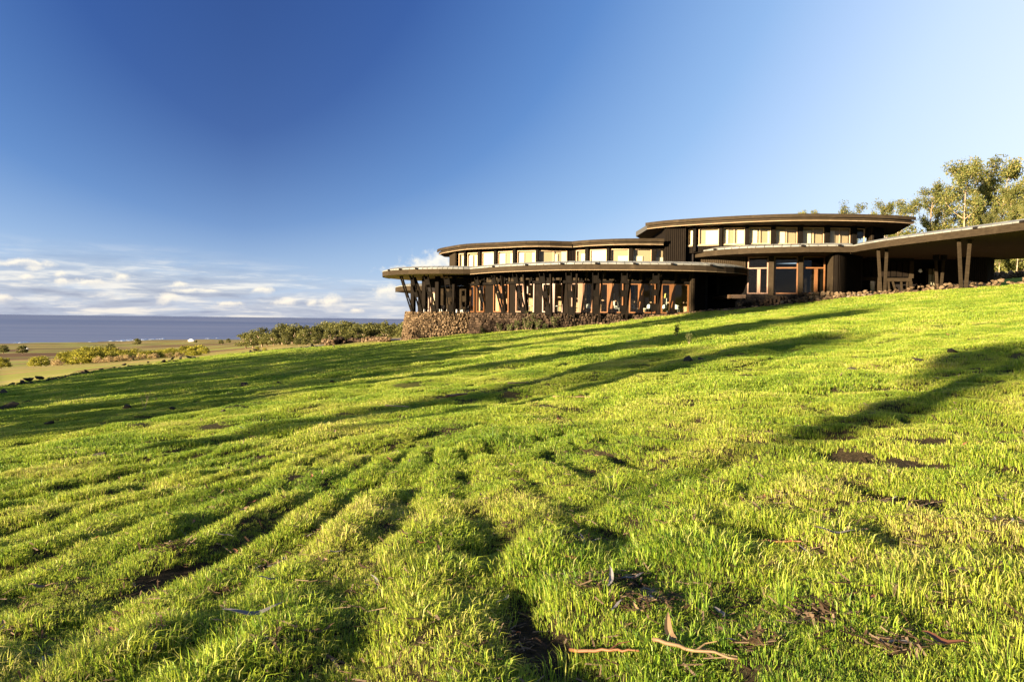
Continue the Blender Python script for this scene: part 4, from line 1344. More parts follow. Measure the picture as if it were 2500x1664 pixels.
for px, txt in ((1292, 'behind the far left dining windows'), (1362, 'behind the third bay of dining windows'), (1512, 'behind the middle dining windows'), (1630, 'beside the yellow lamp')):
    p = hit(WF, px, 740); table((p[0] * 1.022, p[1] + 1.35, .42), 'round pale dining table ' + txt)
p = hit(WF, 1627, 740)
lm = tag(empty('floor_lamp', (p[0] * 1.02, p[1] + 1.2, .42)), 'standing lamp with a yellow shade behind the dining glass', 'lamp')
m = MB(); m.tube([(0, 0, 0), (0, 0, 1.75)], .02, 6); m.build('pole', M['white'], lm)
m = MB(); m.tube([(0, 0, 1.45), (0, 0, 1.8)], [.22, .15], 12); m.build('lamp_shade', M['brass'], lm)
m = MB(); m.prism([(.16 * math.cos(t), .16 * math.sin(t)) for t in np.linspace(0, 6.283, 12, endpoint=False)], 0, .03); m.build('base', M['white'], lm)
wl = tag(empty('hanging_lamp', tuple(at_depth(2248, 661, 60.5))), 'pale shell shaped lamp hanging in the dark entrance hall', 'lamp')
me = hull_mesh('lamp_shade', M['white'], 18, .9, 77); link('lamp_shade', me, wl, scale=(.34, .3, .30))
m = MB(); m.tube([(0, 0, .1), (0, 0, 1.45)], .012, 5); m.build('cord', M['black'], wl)


# ================================================================== trees
def leaf_cloud(centres, radii, per, size, seed, flat=0.75, aspect=0.42):
    r = np.random.default_rng(seed)
    C = np.repeat(np.asarray(centres, float), per, 0); Rr = np.repeat(np.asarray(radii, float), per)
    n = len(C)
    d = r.normal(size=(n, 3)); d /= np.linalg.norm(d, axis=1)[:, None]
    rad = r.uniform(0, 1, n) ** 0.45
    P = C + d * (rad * Rr)[:, None] * np.array([1, 1, flat])
    a = r.normal(size=(n, 3)); a[:, 2] -= 0.7; a /= np.linalg.norm(a, axis=1)[:, None]
    b = np.cross(a, r.normal(size=(n, 3))); b /= np.linalg.norm(b, axis=1)[:, None]
    s = size * r.uniform(.6, 1.4, n)[:, None]
    v = np.stack([P - a * s * .5, P + b * s * aspect * .5, P + a * s * .5, P - b * s * aspect * .5], 1).reshape(-1, 3)
    f = np.arange(4 * n).reshape(n, 4)
    return v, f


def euc(seed, H=15.0, spread=3.2, clumps=46, per=110, leaf=.30, bare=0.28, cr=1.1):
    r = random.Random(seed)
    tr = MB(); cen, rad = [], []

    def limb(p, d, L, rr, lev):
        pts, rs = [p], [rr]
        n = 5
        for k in range(n):
            d = (d + Vector((r.uniform(-.22, .22), r.uniform(-.22, .22), r.uniform(-.02, .16)))).normalized()
            pts.append(pts[-1] + d * L / n); rs.append(rr * (1 - .62 * (k + 1) / n))
            if lev < 2 and k >= (1 if lev else 2) and r.random() < .85:
                sd = Vector((r.uniform(-1, 1), r.uniform(-1, 1), r.uniform(.1, .8))).normalized()
                limb(pts[-1], (d * .5 + sd * .75).normalized(), L * r.uniform(.34, .52), rs[-1] * .6, lev + 1)
        tr.tube(pts, rs, 6)
        if lev >= 1:
            cen.append(pts[-1]); rad.append(cr * r.uniform(.6, 1.1))
            cen.append(pts[3]); rad.append(cr * r.uniform(.45, .8))
    base = Vector((0, 0, -.3))
    pts = [base]; rs = [H * .016]
    d = Vector((r.uniform(-.06, .06), r.uniform(-.06, .06), 1)).normalized()
    n = 8
    for k in range(n):
        d = (d + Vector((r.uniform(-.1, .1), r.uniform(-.1, .1), .04))).normalized()
        pts.append(pts[-1] + d * H * .92 / n); rs.append(H * .016 * (1 - .8 * (k + 1) / n))
        h = (k + 1) / n
        if h > bare:
            for q in range(2 if h < .9 else 3):
                an = r.uniform(0, 6.28); up = r.uniform(.35, 1.1)
                dd = Vector((math.cos(an), math.sin(an), up)).normalized()
                limb(pts[-1], dd, spread * r.uniform(.6, 1.15) * (1.15 - .5 * abs(h - .6)), rs[-1] * .6, 1)
    tr.tube(pts, rs, 8)
    v, f = leaf_cloud(cen, rad, max(20, int(per * clumps / max(1, len(cen)) )), leaf, seed)
    return tr.mesh('trunk', M['bark'], True), (v, f)


def bushy(seed, H=6., Wd=6., clumps=46, per=60, leaf=.42, flat=.8, low=.30):
    r = np.random.default_rng(seed)
    cen = []; rad = []
    for k in range(clumps):
        d = r.normal(size=3); d /= np.linalg.norm(d); d[2] = abs(d[2]) * 1.0 - .12 if k % 3 else -.25
        q = r.uniform(.62, 1.0)
        cen.append((d[0] * Wd / 2 * q * .8, d[1] * Wd / 2 * q * .8, H * low + (d[2] + .12) * H * .55 * q)); rad.append(r.uniform(.10, .2) * Wd)
    v, f = leaf_cloud(cen, rad, per, leaf, seed, flat, .6)
    v[:, 2] = np.maximum(v[:, 2], 0.05)
    tr = MB()
    for k in range(5):
        a = r.uniform(0, 6.28)
        tr.tube([(0, 0, -.3), (.2 * math.cos(a), .2 * math.sin(a), H * .2), (Wd * .25 * math.cos(a), Wd * .25 * math.sin(a), H * .55)], [H * .022, H * .018, H * .007], 6)
    return tr.mesh('trunk', M['bark'], True), (v, f)


EUC = [euc(s, 15, sp, cl, 105, lf, ba, c_) for s, sp, cl, lf, ba, c_ in ((3, 3.3, 74, .34, .26, 1.25), (8, 2.8, 58, .34, .30, 1.2), (14, 3.8, 76, .34, .18, 1.35), (21, 2.4, 54, .34, .36, 1.15))]
EUCM = [(t, np_mesh('crown', v, f, M['euc_leaf'])) for t, (v, f) in EUC]
FOR = [bushy(40 + s, 7.5, 6.4, 50, 70, .40, .8) for s in range(4)]
FORM = [(t, np_mesh('crown', v, f, M['forest_leaf'])) for t, (v, f) in FOR]
BUSHM = [(t, np_mesh('crown', v, f, M['acacia_leaf'])) for t, (v, f) in [bushy(60 + s, 5.0, 7.0, 44, 70, .36, .75) for s in range(3)]]
SHADM = [(t, np_mesh('crown', v, f, M['euc_leaf'])) for t, (v, f) in [bushy(80 + s, 10.0, 7.0, 60, 36, .42, .9) for s in range(3)]]
DRYM = [(t, np_mesh('crown', v, f, M['dry_leaf'])) for t, (v, f) in [bushy(90 + s, 2.4, 5.0, 20, 60, .25, .7) for s in range(2)]]


for _l in (EUCM, FORM, BUSHM, SHADM, DRYM):
    for _t, _c in _l:
        co_ = np.empty(len(_c.vertices) * 3, np.float32); _c.vertices.foreach_get('co', co_)
        _c['top'] = float(np.quantile(co_[2::3], .997))


def tree(ms, loc, sc, rz, label, group=None, name='tree', cat='tree'):
    o = tag(empty(name, loc), label, cat, group)
    o.rotation_euler = (0, 0, rz); o.scale = sc if hasattr(sc, '__len__') else (sc,) * 3
    link('trunk', ms[0], o); link('crown', ms[1], o)
    return o


def tree_px(ms, px, ytop, d, base_h, label, wk=1.0, rz=0, **kw):
    base_h = max(ms[0].get('top', 0), ms[1].get('top', 0))
    """a tree whose top reaches the given photo height at distance d"""
    top = at_depth(px, ytop, d)
    zb = tz(top.x, top.y, False)
    k = (top.z - zb) / base_h
    return tree(ms, (top.x, top.y, zb), (k * wk, k * wk, k), rz, label, **kw)


eg = 'eucalyptus trees on the hill behind the lodge'
for (v, px, yt, d, wk, rz, lab) in [
    (0, 2362, 388, 100, .85, .3, 'tallest slim eucalyptus rising just behind the canopy roof'),
    (2, 2440, 392, 108, 1.1, 1.9, 'broad eucalyptus whose forked crown tops the canopy roof near the right edge'),
    (2, 2492, 392, 118, 1.0, 4.0, 'eucalyptus with thin bare top twigs cut by the right edge'),
    (1, 2268, 446, 104, .80, 2.2, 'slender open eucalyptus with a pale trunk between round and tall trees'),
    (2, 2190, 478, 98, 1.05, 5.1, 'rounded eucalyptus standing over the tip of the upper roof'),
    (0, 2305, 470, 112, .9, 3.3, 'smaller eucalyptus in the gap left of the tallest tree'),
    (0, 2458, 392, 104, 1.0, 5.5, 'tall eucalyptus with a broken leafy top near the right edge'),
    (3, 2405, 440, 112, .9, 1.2, 'eucalyptus filling the gap between the two tallest crowns'),
    (1, 2475, 450, 96, .8, .6, 'lower eucalyptus behind the canopy roof at the right edge'),
    (1, 2165, 487, 122, .8, 4.4, 'thin pale eucalyptus left of the rounded crown'),
    (2, 2078, 500, 120, .8, 2.7, 'small tree top showing above the middle of the upper roof'),
    (0, 1980, 514, 122, .9, 1.1, 'tiny tree top just above the highest point of the upper roof'),
    (3, 2125, 514, 118, .7, 3.7, 'faint tree top above the right part of the upper roof')]:
    tree_px(EUCM[v], px, yt, d, 14.6, lab, wk, rz, group=eg, name='eucalyptus_tree')
# understorey and trunks beyond the canopy at the right
for i, (px, yt, d) in enumerate([(2420, 600, 92), (2450, 590, 100), (2485, 585, 90), (2520, 575, 96), (2435, 560, 118), (2500, 548, 116), (2380, 560, 120), (2340, 566, 122), (2290, 575, 116), (2235, 580, 112), (2200, 575, 110)]):
    tree_px(FORM[i % 4], px, yt - (0 if i < 4 else 14), d, 7.2, 'dense dark understorey tree filling the hillside behind the canopy', 1.0, i * 1.3, group='understorey trees behind the canopy', name='understorey_tree')
for i, (px, d, lab) in enumerate([(2418, 84, 'slim pale trunk left of the forked trees under the canopy end'), (2444, 88, 'leaning pale eucalyptus framed below the canopy end'), (2487, 82, 'straight bare trunk nearest the right edge below the canopy')]):
    tree_px(EUCM[(i + 1) % 4], px, 520 - 12 * i, d, 14.6, lab, .55, i * 2.0, group='pale trunks under the canopy end', name='eucalyptus_tree')

# grove by the sea
fl = 'rounded olive green tree in the grove above the sea'
gv = [(600, 812, 420), (618, 806, 400), (640, 800, 385), (652, 812, 370), (668, 812, 350), (684, 798, 390), (690, 790, 400), (700, 808, 345), (714, 797, 360), (730, 790, 365), (742, 803, 330), (752, 812, 300), (768, 796, 340),
      (775, 810, 280), (786, 789, 360), (800, 785, 370), (808, 799, 300), (818, 786, 350), (838, 790, 320), (842, 784, 365), (856, 786, 355), (865, 795, 290), (880, 789, 340), (893, 792, 300), (905, 788, 350), (918, 790, 300),
      (930, 789, 330), (945, 796, 290), (962, 790, 310), (976, 793, 290), (985, 798, 280), (770, 822, 240), (745, 826, 230), (730, 822, 250), (795, 820, 230), (700, 824, 290), (990, 786, 330), (1002, 790, 300)]
for i, (px, yt, d) in enumerate(gv):
    tree_px(FORM[i % 4], px, yt, d, 7.4, fl, 1.15 + .2 * (i % 3 == 0), i * 1.7, group='grove of trees above the sea', name='grove_tree')
tree_px(FORM[1], 940, 782, 310, 7.2, 'pointed darker tree standing above the grove skyline', .55, .5, group='grove of trees above the sea', name='grove_tree')

# thicket in the dry field
bg = 'thorny bushes in the dry field'
for i, (px, yt, d, wk, lab) in enumerate([
    (2, 872, 290, 1.1, 'dark bush cut by the left edge of the field'), (82, 872, 290, .9, 'lone dark bush left of the yellow green thicket'), (100, 869, 300, 1.2, 'rounded bush overlapping the lone dark bush'),
    (165, 862, 320, 1.3, 'yellow green bush at the left end of the thicket'), (190, 856, 340, 1.5, 'broad yellow green bush in the thicket'), (215, 850, 350, 1.5, 'bright crowned bush topping the thicket'),
    (228, 858, 300, 1.2, 'dark rounded bush in front of the thicket'), (250, 849, 350, 1.4, 'tallest yellow green bush of the thicket'), (275, 852, 350, 1.2, 'bush right of the tallest one in the thicket'),
    (300, 858, 340, 1.2, 'bush on the sloping right end of the thicket'), (325, 853, 380, 1.2, 'yellow bush between thicket and tree row'), (350, 862, 350, 1.0, 'low greyish bush in the middle of the row'),
    (375, 858, 370, 1.1, 'small yellow bush in the row'), (398, 855, 370, 1.3, 'rounded yellow bush near the right tree row'), (420, 852, 370, 1.2, 'bush just left of the dense pair'),
    (455, 846, 360, 1.4, 'dense bright bush of the pair at the right'), (482, 844, 360, 1.3, 'larger bush at the right end of the row'), (498, 850, 350, 1.0, 'darker bush closing the row at the right'),
    (628, 846, 120, .9, 'small leafy bush behind the boundary rocks'), (646, 848, 118, .8, 'second leafy bush behind the boundary rocks')]):
    d = d * 0.93
    tree_px(BUSHM[i % 3], px, yt - (0 if px < 130 or px > 600 else 3), d, 4.9, lab, wk * 1.1, i * 1.1, group=bg, name='field_bush', cat='bush')
for i in range(26):
    px = 150 + 345 * (i + .5) / 26 + rng.uniform(-8, 8); d = rng.uniform(275, 345)
    tree_px(BUSHM[i % 3], px, 862 - 12 * (i / 26) + rng.uniform(-3, 6), d, 4.9, 'low yellow green bush within the thicket of the dry field', 1.5, i * 1.9, group='low bushes of the thicket', name='field_bush', cat='bush')
for i, (px, d) in enumerate([(140, 255), (265, 250), (290, 262), (315, 255), (345, 268), (372, 262), (240, 262), (330, 300), (410, 290), (440, 300), (130, 310)]):
    x = (px - 1250) / FPX * d
    tree(DRYM[i % 2], (x, d, tz(x, d, False)), 1.0, i, 'low dry brown scrub in front of the green thicket', group='dry scrub', name='dry_bush', cat='bush')
for i, (px, yt, d) in enumerate([(335, 826, 1250), (55, 842, 700), (270, 838, 700), (478, 830, 1300), (558, 826, 1100), (540, 829, 900), (8, 842, 750)]):
    tree_px(FORM[i % 4], px, yt, d, 7.2, 'small dark tree standing far out on the coastal plain', 1.3, i, group='far trees near the coast', name='far_tree')

# wind-lit shade trees on the slope behind the camera (their shadows lie over the pasture)
def uv(u, v):
    return (u * LD[1] + v * LD[0], -u * LD[0] + v * LD[1])
sh = [  # u, v, height, width
    (-22.0, -14, 8.0, 6.5), (-27.0, -17, 10.5, 8.5), (-32.5, -19, 12.5, 9.0), (-38, -18, 13.0, 9.0), (-43.5, -21, 14.5, 9.5), (-49.5, -22, 15.0, 9.5), (-55.5, -24, 14.5, 9.5), (-62, -25, 13, 9), (-69, -30, 12, 9), (-77, -30, 10, 8),
    (-18.6, -12, 5.6, 3.4),
    ]
near_sh = [(-6.8, -22, 5.1, 1.3), (-5.4, -22, 5.5, 1.5), (-4.6, -23, 5.7, 1.3), (-3.9, -21, 5.6, 1.5), (-3.2, -24, 6.1, 1.7), (-2.3, -23, 6.5, 1.7), (-1.3, -26, 6.6, 1.6), (0.2, -27, 6.4, 1.8)]
_t, (_v, _f) = euc(31, 15, 3.4, 60, 84, .36, .70, 1.35)
HIGH = (_t, np_mesh('crown', _v, _f, M['euc_leaf'])); HIGH[1]['top'] = float(np.quantile(_v[:, 2], .997))
for i, (u, v, h, k, rz) in enumerate([(-4.9, -18, 9.0, .34, 2.0), (-19.5, -34, 16.5, .62, 2.6), (-16.6, -40, 17.0, .40, 5.6), (-12.6, -31, 12.6, .50, 1.1), (-10.6, -22, 9.6, .18, 4.1), (-31.8, -23, 18.9, 1.0, 3.0), (-28.0, -24, 18.7, 1.0, 5.0)]):
    x, y = uv(u, v)
    tree(HIGH, (x, y, tz(x, y, False)), (k * 1.3, k * 1.3, h / HIGH[1]['top']), rz, 'high crowned eucalyptus up the slope behind the viewpoint', group='high crowned trees behind the viewpoint', name='shade_tree')
SPM = [(t, np_mesh('crown', v, f, M['euc_leaf'])) for t, (v, f) in [bushy(84 + s, 10.0, 7.0, 70, 24, .36, .9) for s in range(2)]]
for i, (u, v, h, wd) in enumerate(near_sh):
    x, y = uv(u, v)
    tree(SPM[i % 2], (x, y, tz(x, y, False)), (wd / 6.4, wd / 6.4, h / 10.0), i * 2.1, 'thin open shrub up the slope behind the viewpoint', group='open shrubs behind the viewpoint', name='shade_shrub', cat='bush')
for i, (u, v, h, wd) in enumerate(sh):
    x, y = uv(u, v)
    tree(SHADM[i % 3], (x, y, tz(x, y, False)), (wd / 6.4, wd / 6.4, h / SHADM[i % 3][1]['top']), i * 2.1, 'broad leafy tree up the slope behind the viewpoint', group='trees behind the viewpoint', name='shade_tree')

# ================================================================== pasture grass
def blade_clump(name, n, rad, h0, h1, wd, seed, lean=0.35, segs=2):
    r = np.random.default_rng(seed)
    ang = r.uniform(0, 6.283, n); rr = rad * np.sqrt(r.uniform(0, 1, n))
    bx, by = rr * np.cos(ang), rr * np.sin(ang)
    h = r.uniform(h0, h1, n)
    la = ang + r.normal(0, .9, n); ln = np.abs(r.normal(lean, .45, n)) * h
    fa = r.uniform(0, 6.283, n)
    wx, wy = np.cos(fa) * wd / 2, np.sin(fa) * wd / 2
    dxl, dyl = np.cos(la) * ln, np.sin(la) * ln
    m1 = .55
    v = np.stack([
        np.stack([bx - wx, by - wy, np.full(n, -.02)], 1), np.stack([bx + wx, by + wy, np.full(n, -.02)], 1),
        np.stack([bx + dxl * m1 ** 2 + wx * .8, by + dyl * m1 ** 2 + wy * .8, h * m1], 1), np.stack([bx + dxl * m1 ** 2 - wx * .8, by + dyl * m1 ** 2 - wy * .8, h * m1], 1),
        np.stack([bx + dxl, by + dyl, h * (1 - .45 * np.minimum(1.2, ln / h))], 1)], 1).reshape(-1, 3)
    k = np.arange(n) * 5
    f = np.concatenate([np.stack([k, k + 1, k + 2], 1), np.stack([k, k + 2, k + 3], 1), np.stack([k + 3, k + 2, k + 4], 1)])
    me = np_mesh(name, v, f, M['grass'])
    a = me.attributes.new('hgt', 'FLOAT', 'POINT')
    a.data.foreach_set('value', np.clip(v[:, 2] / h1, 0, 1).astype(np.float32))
    return bpy.data.objects.new(name, me)


CL = [blade_clump('grass_clump', 40, .075, .018, .044, .0038, 100 + i, .95) for i in range(4)]           # 0-3 short turf
CL += [blade_clump('grass_clump', 34, .06, .04, .095, .0042, 110 + i, .8) for i in range(2)]       # 4-5 longer
CL += [blade_clump('grass_clump', 120, .20, .018, .048, .0065, 120 + i, .9) for i in range(3)]           # 6-8 mid distance
CL += [blade_clump('grass_clump', 170, .45, .03, .07, .014, 130 + i, .9) for i in range(3)]             # 9-11 far


def bare(x, y):
    """>0 where soil and litter show"""
    n = fbm(x, y, 1.25, 3, 201, .6)
    n2 = vnoise(x * .30, y * .30, 207)
    fu = furrow(x, y)
    b_ = sstep(n + .22 * n2 - .30 * fu * (1 - .6 * sstep(y, 7, 12)), .46, .60)
    for (hx, hy, hr) in HOLES:
        if hy > 6.5: hr = hr * .55
        d = np.hypot((x - hx) / (hr * .85), (y - hy) / (hr * .8)) + .55 * vnoise(x * 6, y * 6, 3) + .25 * vnoise(x * 17, y * 17, 4)
        b_ = np.maximum(b_, 1 - sstep(d, .55, 1.15))
    return b_


HOLES = []
for px, py, r_px in [(1500, 1440, 95), (1560, 1500, 60), (1420, 1410, 55), (1610, 1470, 40), (1390, 1320, 45), (2010, 1520, 75), (1985, 1350, 45), (1180, 1380, 35), (1240, 1560, 60), (640, 1600, 60), (120, 1620, 70), (660, 1370, 45),
                     (545, 1430, 35), (420, 1360, 40), (2360, 1415, 55), (1040, 1180, 30), (590, 1160, 30), (300, 1115, 30), (1890, 1220, 34), (1730, 1085, 30), (900, 1440, 40), (2440, 1290, 40), (1740, 1180, 25), (2200, 1230, 30), (2200, 1600, 45), (30, 1560, 40), (760, 1300, 28), (1850, 1600, 40)]:
    p = ground_at(px, py)
    HOLES.append((p.x, p.y, r_px / FPX * p.y * 1.0))


def scatter():
    X, Y, I, Sc = [], [], [], []
    for d0, d1, dens, kinds, s0, s1 in ((2.4, 6.5, 400, (0, 1, 2, 3), .85, 1.25), (6.5, 11, 400, (0, 1, 2, 3), .75, 1.15), (11, 22, 85, (6, 7, 8), .7, 1.05), (22, 42, 26, (6, 7, 8), 1.2, 1.8), (42, 84, 7.0, (9, 10, 11), .8, 1.3)):
        tt = .74
        area = tt * (d1 * d1 - d0 * d0)
        n = int(area * dens)
        y = np.sqrt(rng.uniform(d0 * d0, d1 * d1, n)); x = rng.uniform(-tt, tt, n) * y
        # the pasture goes on beside the frame
        m_ = int(2 * 7.0 * (d1 - d0) * dens * (.4 if d0 < 11 else .8))
        ye = rng.uniform(d0 if d0 > 3 else .3, d1, m_); xe = np.sign(rng.uniform(-1, 1, m_)) * (tt * ye + rng.uniform(0, 7.0, m_))
        y = np.concatenate([y, ye]); x = np.concatenate([x, xe]); n += m_
        b_ = bare(x, y)
        big = vnoise(x * .8, y * .8, 301)
        keep = rng.uniform(0, 1, n) > b_ * (.97 if d0 < 20 else .7)
        t = x / y
        keep &= (y < np.interp(t, BT, BD) + .5) | (y < 30)
        keep &= y < np.interp(x, FLX, FLY) - .1
        x, y, big = x[keep], y[keep], big[keep]
        X.append(x); Y.append(y)
        k = np.array(kinds)[rng.integers(0, len(kinds), len(x))]
        if d0 < 11:
            lush = rng.uniform(0, 1, len(x)) < (.14 + .30 * sstep(big, .1, .6)) * (1.0 - .85 * sstep(y, 4, 7.5))
            k = np.where(lush, 4 + rng.integers(0, 2, len(x)), k)
        I.append(k)
        Sc.append(rng.uniform(s0, s1, len(x)) * (1 + .18 * big + .32 * vnoise(x * 3.1, y * 3.1, 303) + .22 * furrow(x, y)))
    X, Y, I, Sc = map(np.concatenate, (X, Y, I, Sc))
    Z = TZ(X, Y)
    me = bpy.data.meshes.new('grass')
    n = len(X)
    me.vertices.add(n); me.vertices.foreach_set('co', np.stack([X, Y, Z], 1).astype(np.float32).ravel())
    a = me.attributes.new('idx', 'INT', 'POINT'); a.data.foreach_set('value', I.astype(np.int32))
    a = me.attributes.new('sc', 'FLOAT', 'POINT'); a.data.foreach_set('value', Sc.astype(np.float32))
    a = me.attributes.new('rz', 'FLOAT', 'POINT'); a.data.foreach_set('value', rng.uniform(0, 6.28, n).astype(np.float32))
    o = link('grass', me)
    tag(o, 'sunlit green pasture grass covering the slope below the lodge', 'grass', kind='stuff')
    g = bpy.data.node_groups.new('scatter_grass', 'GeometryNodeTree')
    g.interface.new_socket('Geometry', in_out='INPUT', socket_type='NodeSocketGeometry')
    g.interface.new_socket('Geometry', in_out='OUTPUT', socket_type='NodeSocketGeometry')
    N = g.nodes; Lk = g.links
    gi = N.new('NodeGroupInput'); go = N.new('NodeGroupOutput')
    j = N.new('GeometryNodeJoinGeometry')
    for c in reversed(CL):
        oi = N.new('GeometryNodeObjectInfo'); oi.inputs['Object'].default_value = c; oi.inputs['As Instance'].default_value = True
        Lk.new(oi.outputs['Geometry'], j.inputs[0])
    ip = N.new('GeometryNodeInstanceOnPoints')
    ip.inputs['Pick Instance'].default_value = True
    Lk.new(gi.outputs[0], ip.inputs['Points']); Lk.new(j.outputs[0], ip.inputs['Instance'])

    def attr(nm, ty):
        nd = N.new('GeometryNodeInputNamedAttribute'); nd.data_type = ty; nd.inputs['Name'].default_value = nm
        return nd.outputs['Attribute']
    Lk.new(attr('idx', 'INT'), ip.inputs['Instance Index'])
    cx_ = N.new('ShaderNodeCombineXYZ'); Lk.new(attr('rz', 'FLOAT'), cx_.inputs[2])
    Lk.new(cx_.outputs[0], ip.inputs['Rotation'])
    Lk.new(attr('sc', 'FLOAT'), ip.inputs['Scale'])
    Lk.new(ip.outputs[0], go.inputs[0])
    md = o.modifiers.new('scatter', 'NODES'); md.node_group = g
    print('grass instances', n)
    return X, Y


scatter()

# ================================================================== litter, rocks, sticks, plants on the pasture
def tint(name, c0, c1):
    def fn(t):
        oi = t.n('ShaderNodeObjectInfo')
        co = t.n('ShaderNodeTexCoord')
        nz = t.n('ShaderNodeTexNoise', ins={'Vector': co.outputs['Object'], 'Scale': 18.0, 'Detail': 5.0})
        c = t.ramp(t.m('ADD', t.m('MULTIPLY', oi.outputs['Random'], .7), t.m('MULTIPLY', nz.outputs[0], .4)), [(0.1, c0), (1.0, c1)])
        return pbr(t, c, .6, .4)
    return mat(name, fn)


M['litter_tan'] = tint('tan dry leaf', (.08, .042, .018), (.24, .155, .075))
M['litter_grey'] = tint('grey dry leaf', (.05, .045, .045), (.20, .18, .17))
M['litter_red'] = tint('red brown bark', (.08, .028, .012), (.20, .082, .032))


def leaf_mesh(name, L, wd, curl, m, seed, sick=.25):
    r = random.Random(seed); b = MB(); n = 7
    V = []
    for i in range(n + 1):
        t = i / n; x = (t - .5) * L; w_ = wd * math.sin(math.pi * min(1, t * .96 + .03)) ** .8 / 2
        yy = sick * L * (t - .5) ** 2 * 2; z = curl * L * (t - .5) ** 2 * 2 + .004 * math.sin(t * 9)
        V += [(x, yy - w_, z + w_ * .45), (x, yy, z), (x, yy + w_, z + w_ * .45)]
    b.add(V, [(i * 3 + j, i * 3 + j + 1, i * 3 + j + 4, i * 3 + j + 3) for i in range(n) for j in (0, 1)])
    return b.mesh(name, m)


LV = [leaf_mesh('fallen_leaf', .11, .020, .06, M['litter_tan'], 1), leaf_mesh('fallen_leaf', .12, .018, .03, M['litter_grey'], 2, .25), leaf_mesh('fallen_leaf', .09, .024, .10, M['litter_tan'], 3, .1), leaf_mesh('fallen_leaf', .10, .024, .08, M['litter_red'], 4, .3),
      leaf_mesh('fallen_leaf', .17, .024, .1, M['litter_grey'], 5, .35)]


def place_leaf(x, y, k, sc, lift=.03, label='dry curled eucalyptus leaf lying in the pasture grass', group='fallen leaves in the grass', name='fallen_leaf', cat='leaf', tilt=.35):
    if cat == 'leaf':
        hue = ('tan', 'grey', 'pale tan', 'red brown', 'long grey')[k]
        label = label.replace('dry ', 'dry ' + hue + ' ', 1)
    o = link(name, LV[k], loc=(x, y, tz(x, y) + lift), rot=(rng.uniform(-tilt, tilt), rng.uniform(-tilt, tilt), rng.uniform(0, 6.28)), scale=(sc, sc, sc))
    tag(o, label, cat, group)
    return o


for k in range(175):
    d = math.exp(rng.uniform(math.log(3.4), math.log(24))); x = rng.uniform(-.66, .66) * d
    place_leaf(x, d, int(rng.choice([0, 0, 2, 1, 3])), rng.uniform(.7, 1.35) * (1 + d * .02), .035)
for (hx, hy, hr) in HOLES:
    for k in range(int(2 + hr * 17)):
        a, q = rng.uniform(0, 6.28), rng.uniform(0, 1) ** .5 * 1.2
        place_leaf(hx + hr * q * math.cos(a), hy + hr * q * math.sin(a), int(rng.choice([1, 4, 4, 3, 0])), rng.uniform(.5, 1.1), .008 + .02 * rng.uniform(), 'dry leaf in the litter of a bare soil hollow', 'leaf litter in the bare hollows')


def litter():
    b = MB(); r = random.Random(5)
    for (hx, hy, hr) in HOLES:
        for k in range(int(30 + hr * 420)):
            a = r.uniform(0, 6.28); q = r.random() ** .5 * 1.15
            x, y = hx + hr * q * 1.2 * math.cos(a), hy + hr * q * math.sin(a)
            z = tz(x, y) + r.uniform(.002, .03); t = r.uniform(0, 3.14); l = r.uniform(.015, .05); w_ = r.uniform(.0015, .006)
            c, s_ = math.cos(t), math.sin(t); dz_ = r.uniform(-.5, .5) * l
            b.add([(x - c * l - s_ * w_, y - s_ * l + c * w_, z - dz_), (x + c * l - s_ * w_, y + s_ * l + c * w_, z + dz_), (x + c * l + s_ * w_, y + s_ * l - c * w_, z + dz_ + .003), (x - c * l + s_ * w_, y - s_ * l - c * w_, z - dz_ + .003)], [(0, 1, 2, 3)])
    for k in range(5200):
        y = math.exp(r.uniform(math.log(3.2), math.log(13))); x = r.uniform(-.68, .68) * y
        z = tz(x, y) + r.uniform(.005, .04); t = r.uniform(0, 3.14); l = r.uniform(.012, .05) * (1 + y * .05); w_ = r.uniform(.0015, .005) * (1 + y * .08)
        c, s_ = math.cos(t), math.sin(t); dz_ = r.uniform(-.4, .4) * l
        b.add([(x - c * l - s_ * w_, y - s_ * l + c * w_, z - dz_), (x + c * l - s_ * w_, y + s_ * l + c * w_, z + dz_), (x + c * l + s_ * w_, y + s_ * l - c * w_, z + dz_ + .003), (x - c * l + s_ * w_, y - s_ * l - c * w_, z - dz_ + .003)], [(0, 1, 2, 3)])
    tag(b.build('leaf_litter', M['litter_mix']), 'fine broken leaf and twig litter in the bare soil hollows', 'leaf litter', kind='stuff')
M['litter_mix'] = leafmat('broken litter', (.03, .018, .010), (.09, .055, .03), (.26, .18, .11), .1)
litter()


def special(px, py, k, sc, rz, label, lift=.05, tilt=(0, 0), cat='leaf', name='fallen_leaf'):
    p = ground_at(px, py)
    o = link(name, LV[k], loc=(p.x, p.y, p.z + lift), rot=(tilt[0], tilt[1], rz), scale=(sc, sc * 1.3, sc * 1.2))
    tag(o, label, cat)


special(1492, 1462, 1, 1.1, 1.35, 'pale silvery leaf standing upright in the black hollow', .06, (.4, -.7))
special(2040, 1345, 4, 1.3, -.35, 'long pale curved bark ribbon at the edge of a hollow', .06, cat='bark strip', name='bark_strip')
special(620, 1535, 4, 1.9, .35, 'long arched bark strip near the bottom left', .06, cat='bark strip', name='bark_strip')
special(368, 1622, 2, 1.5, 1.4, 'stubby pale brown bark curl at the bottom left', .05, cat='bark strip', name='bark_strip')
special(2300, 1612, 3, 1.8, -.75, 'reddish brown broad leaf at the bottom right', .06)
special(1632, 1590, 0, 1.5, -1.2, 'upright tan bark flake beside the orange stick', .07, (.1, .8), cat='bark strip', name='bark_strip')
special(100, 1460, 0, 1.7, .1, 'tan curved bark strip near the left edge', .05, cat='bark strip', name='bark_strip')
special(1760, 1510, 1, 1.1, 1.8, 'slim blue grey leaf hanging over the grass right of the black hollow', .05)
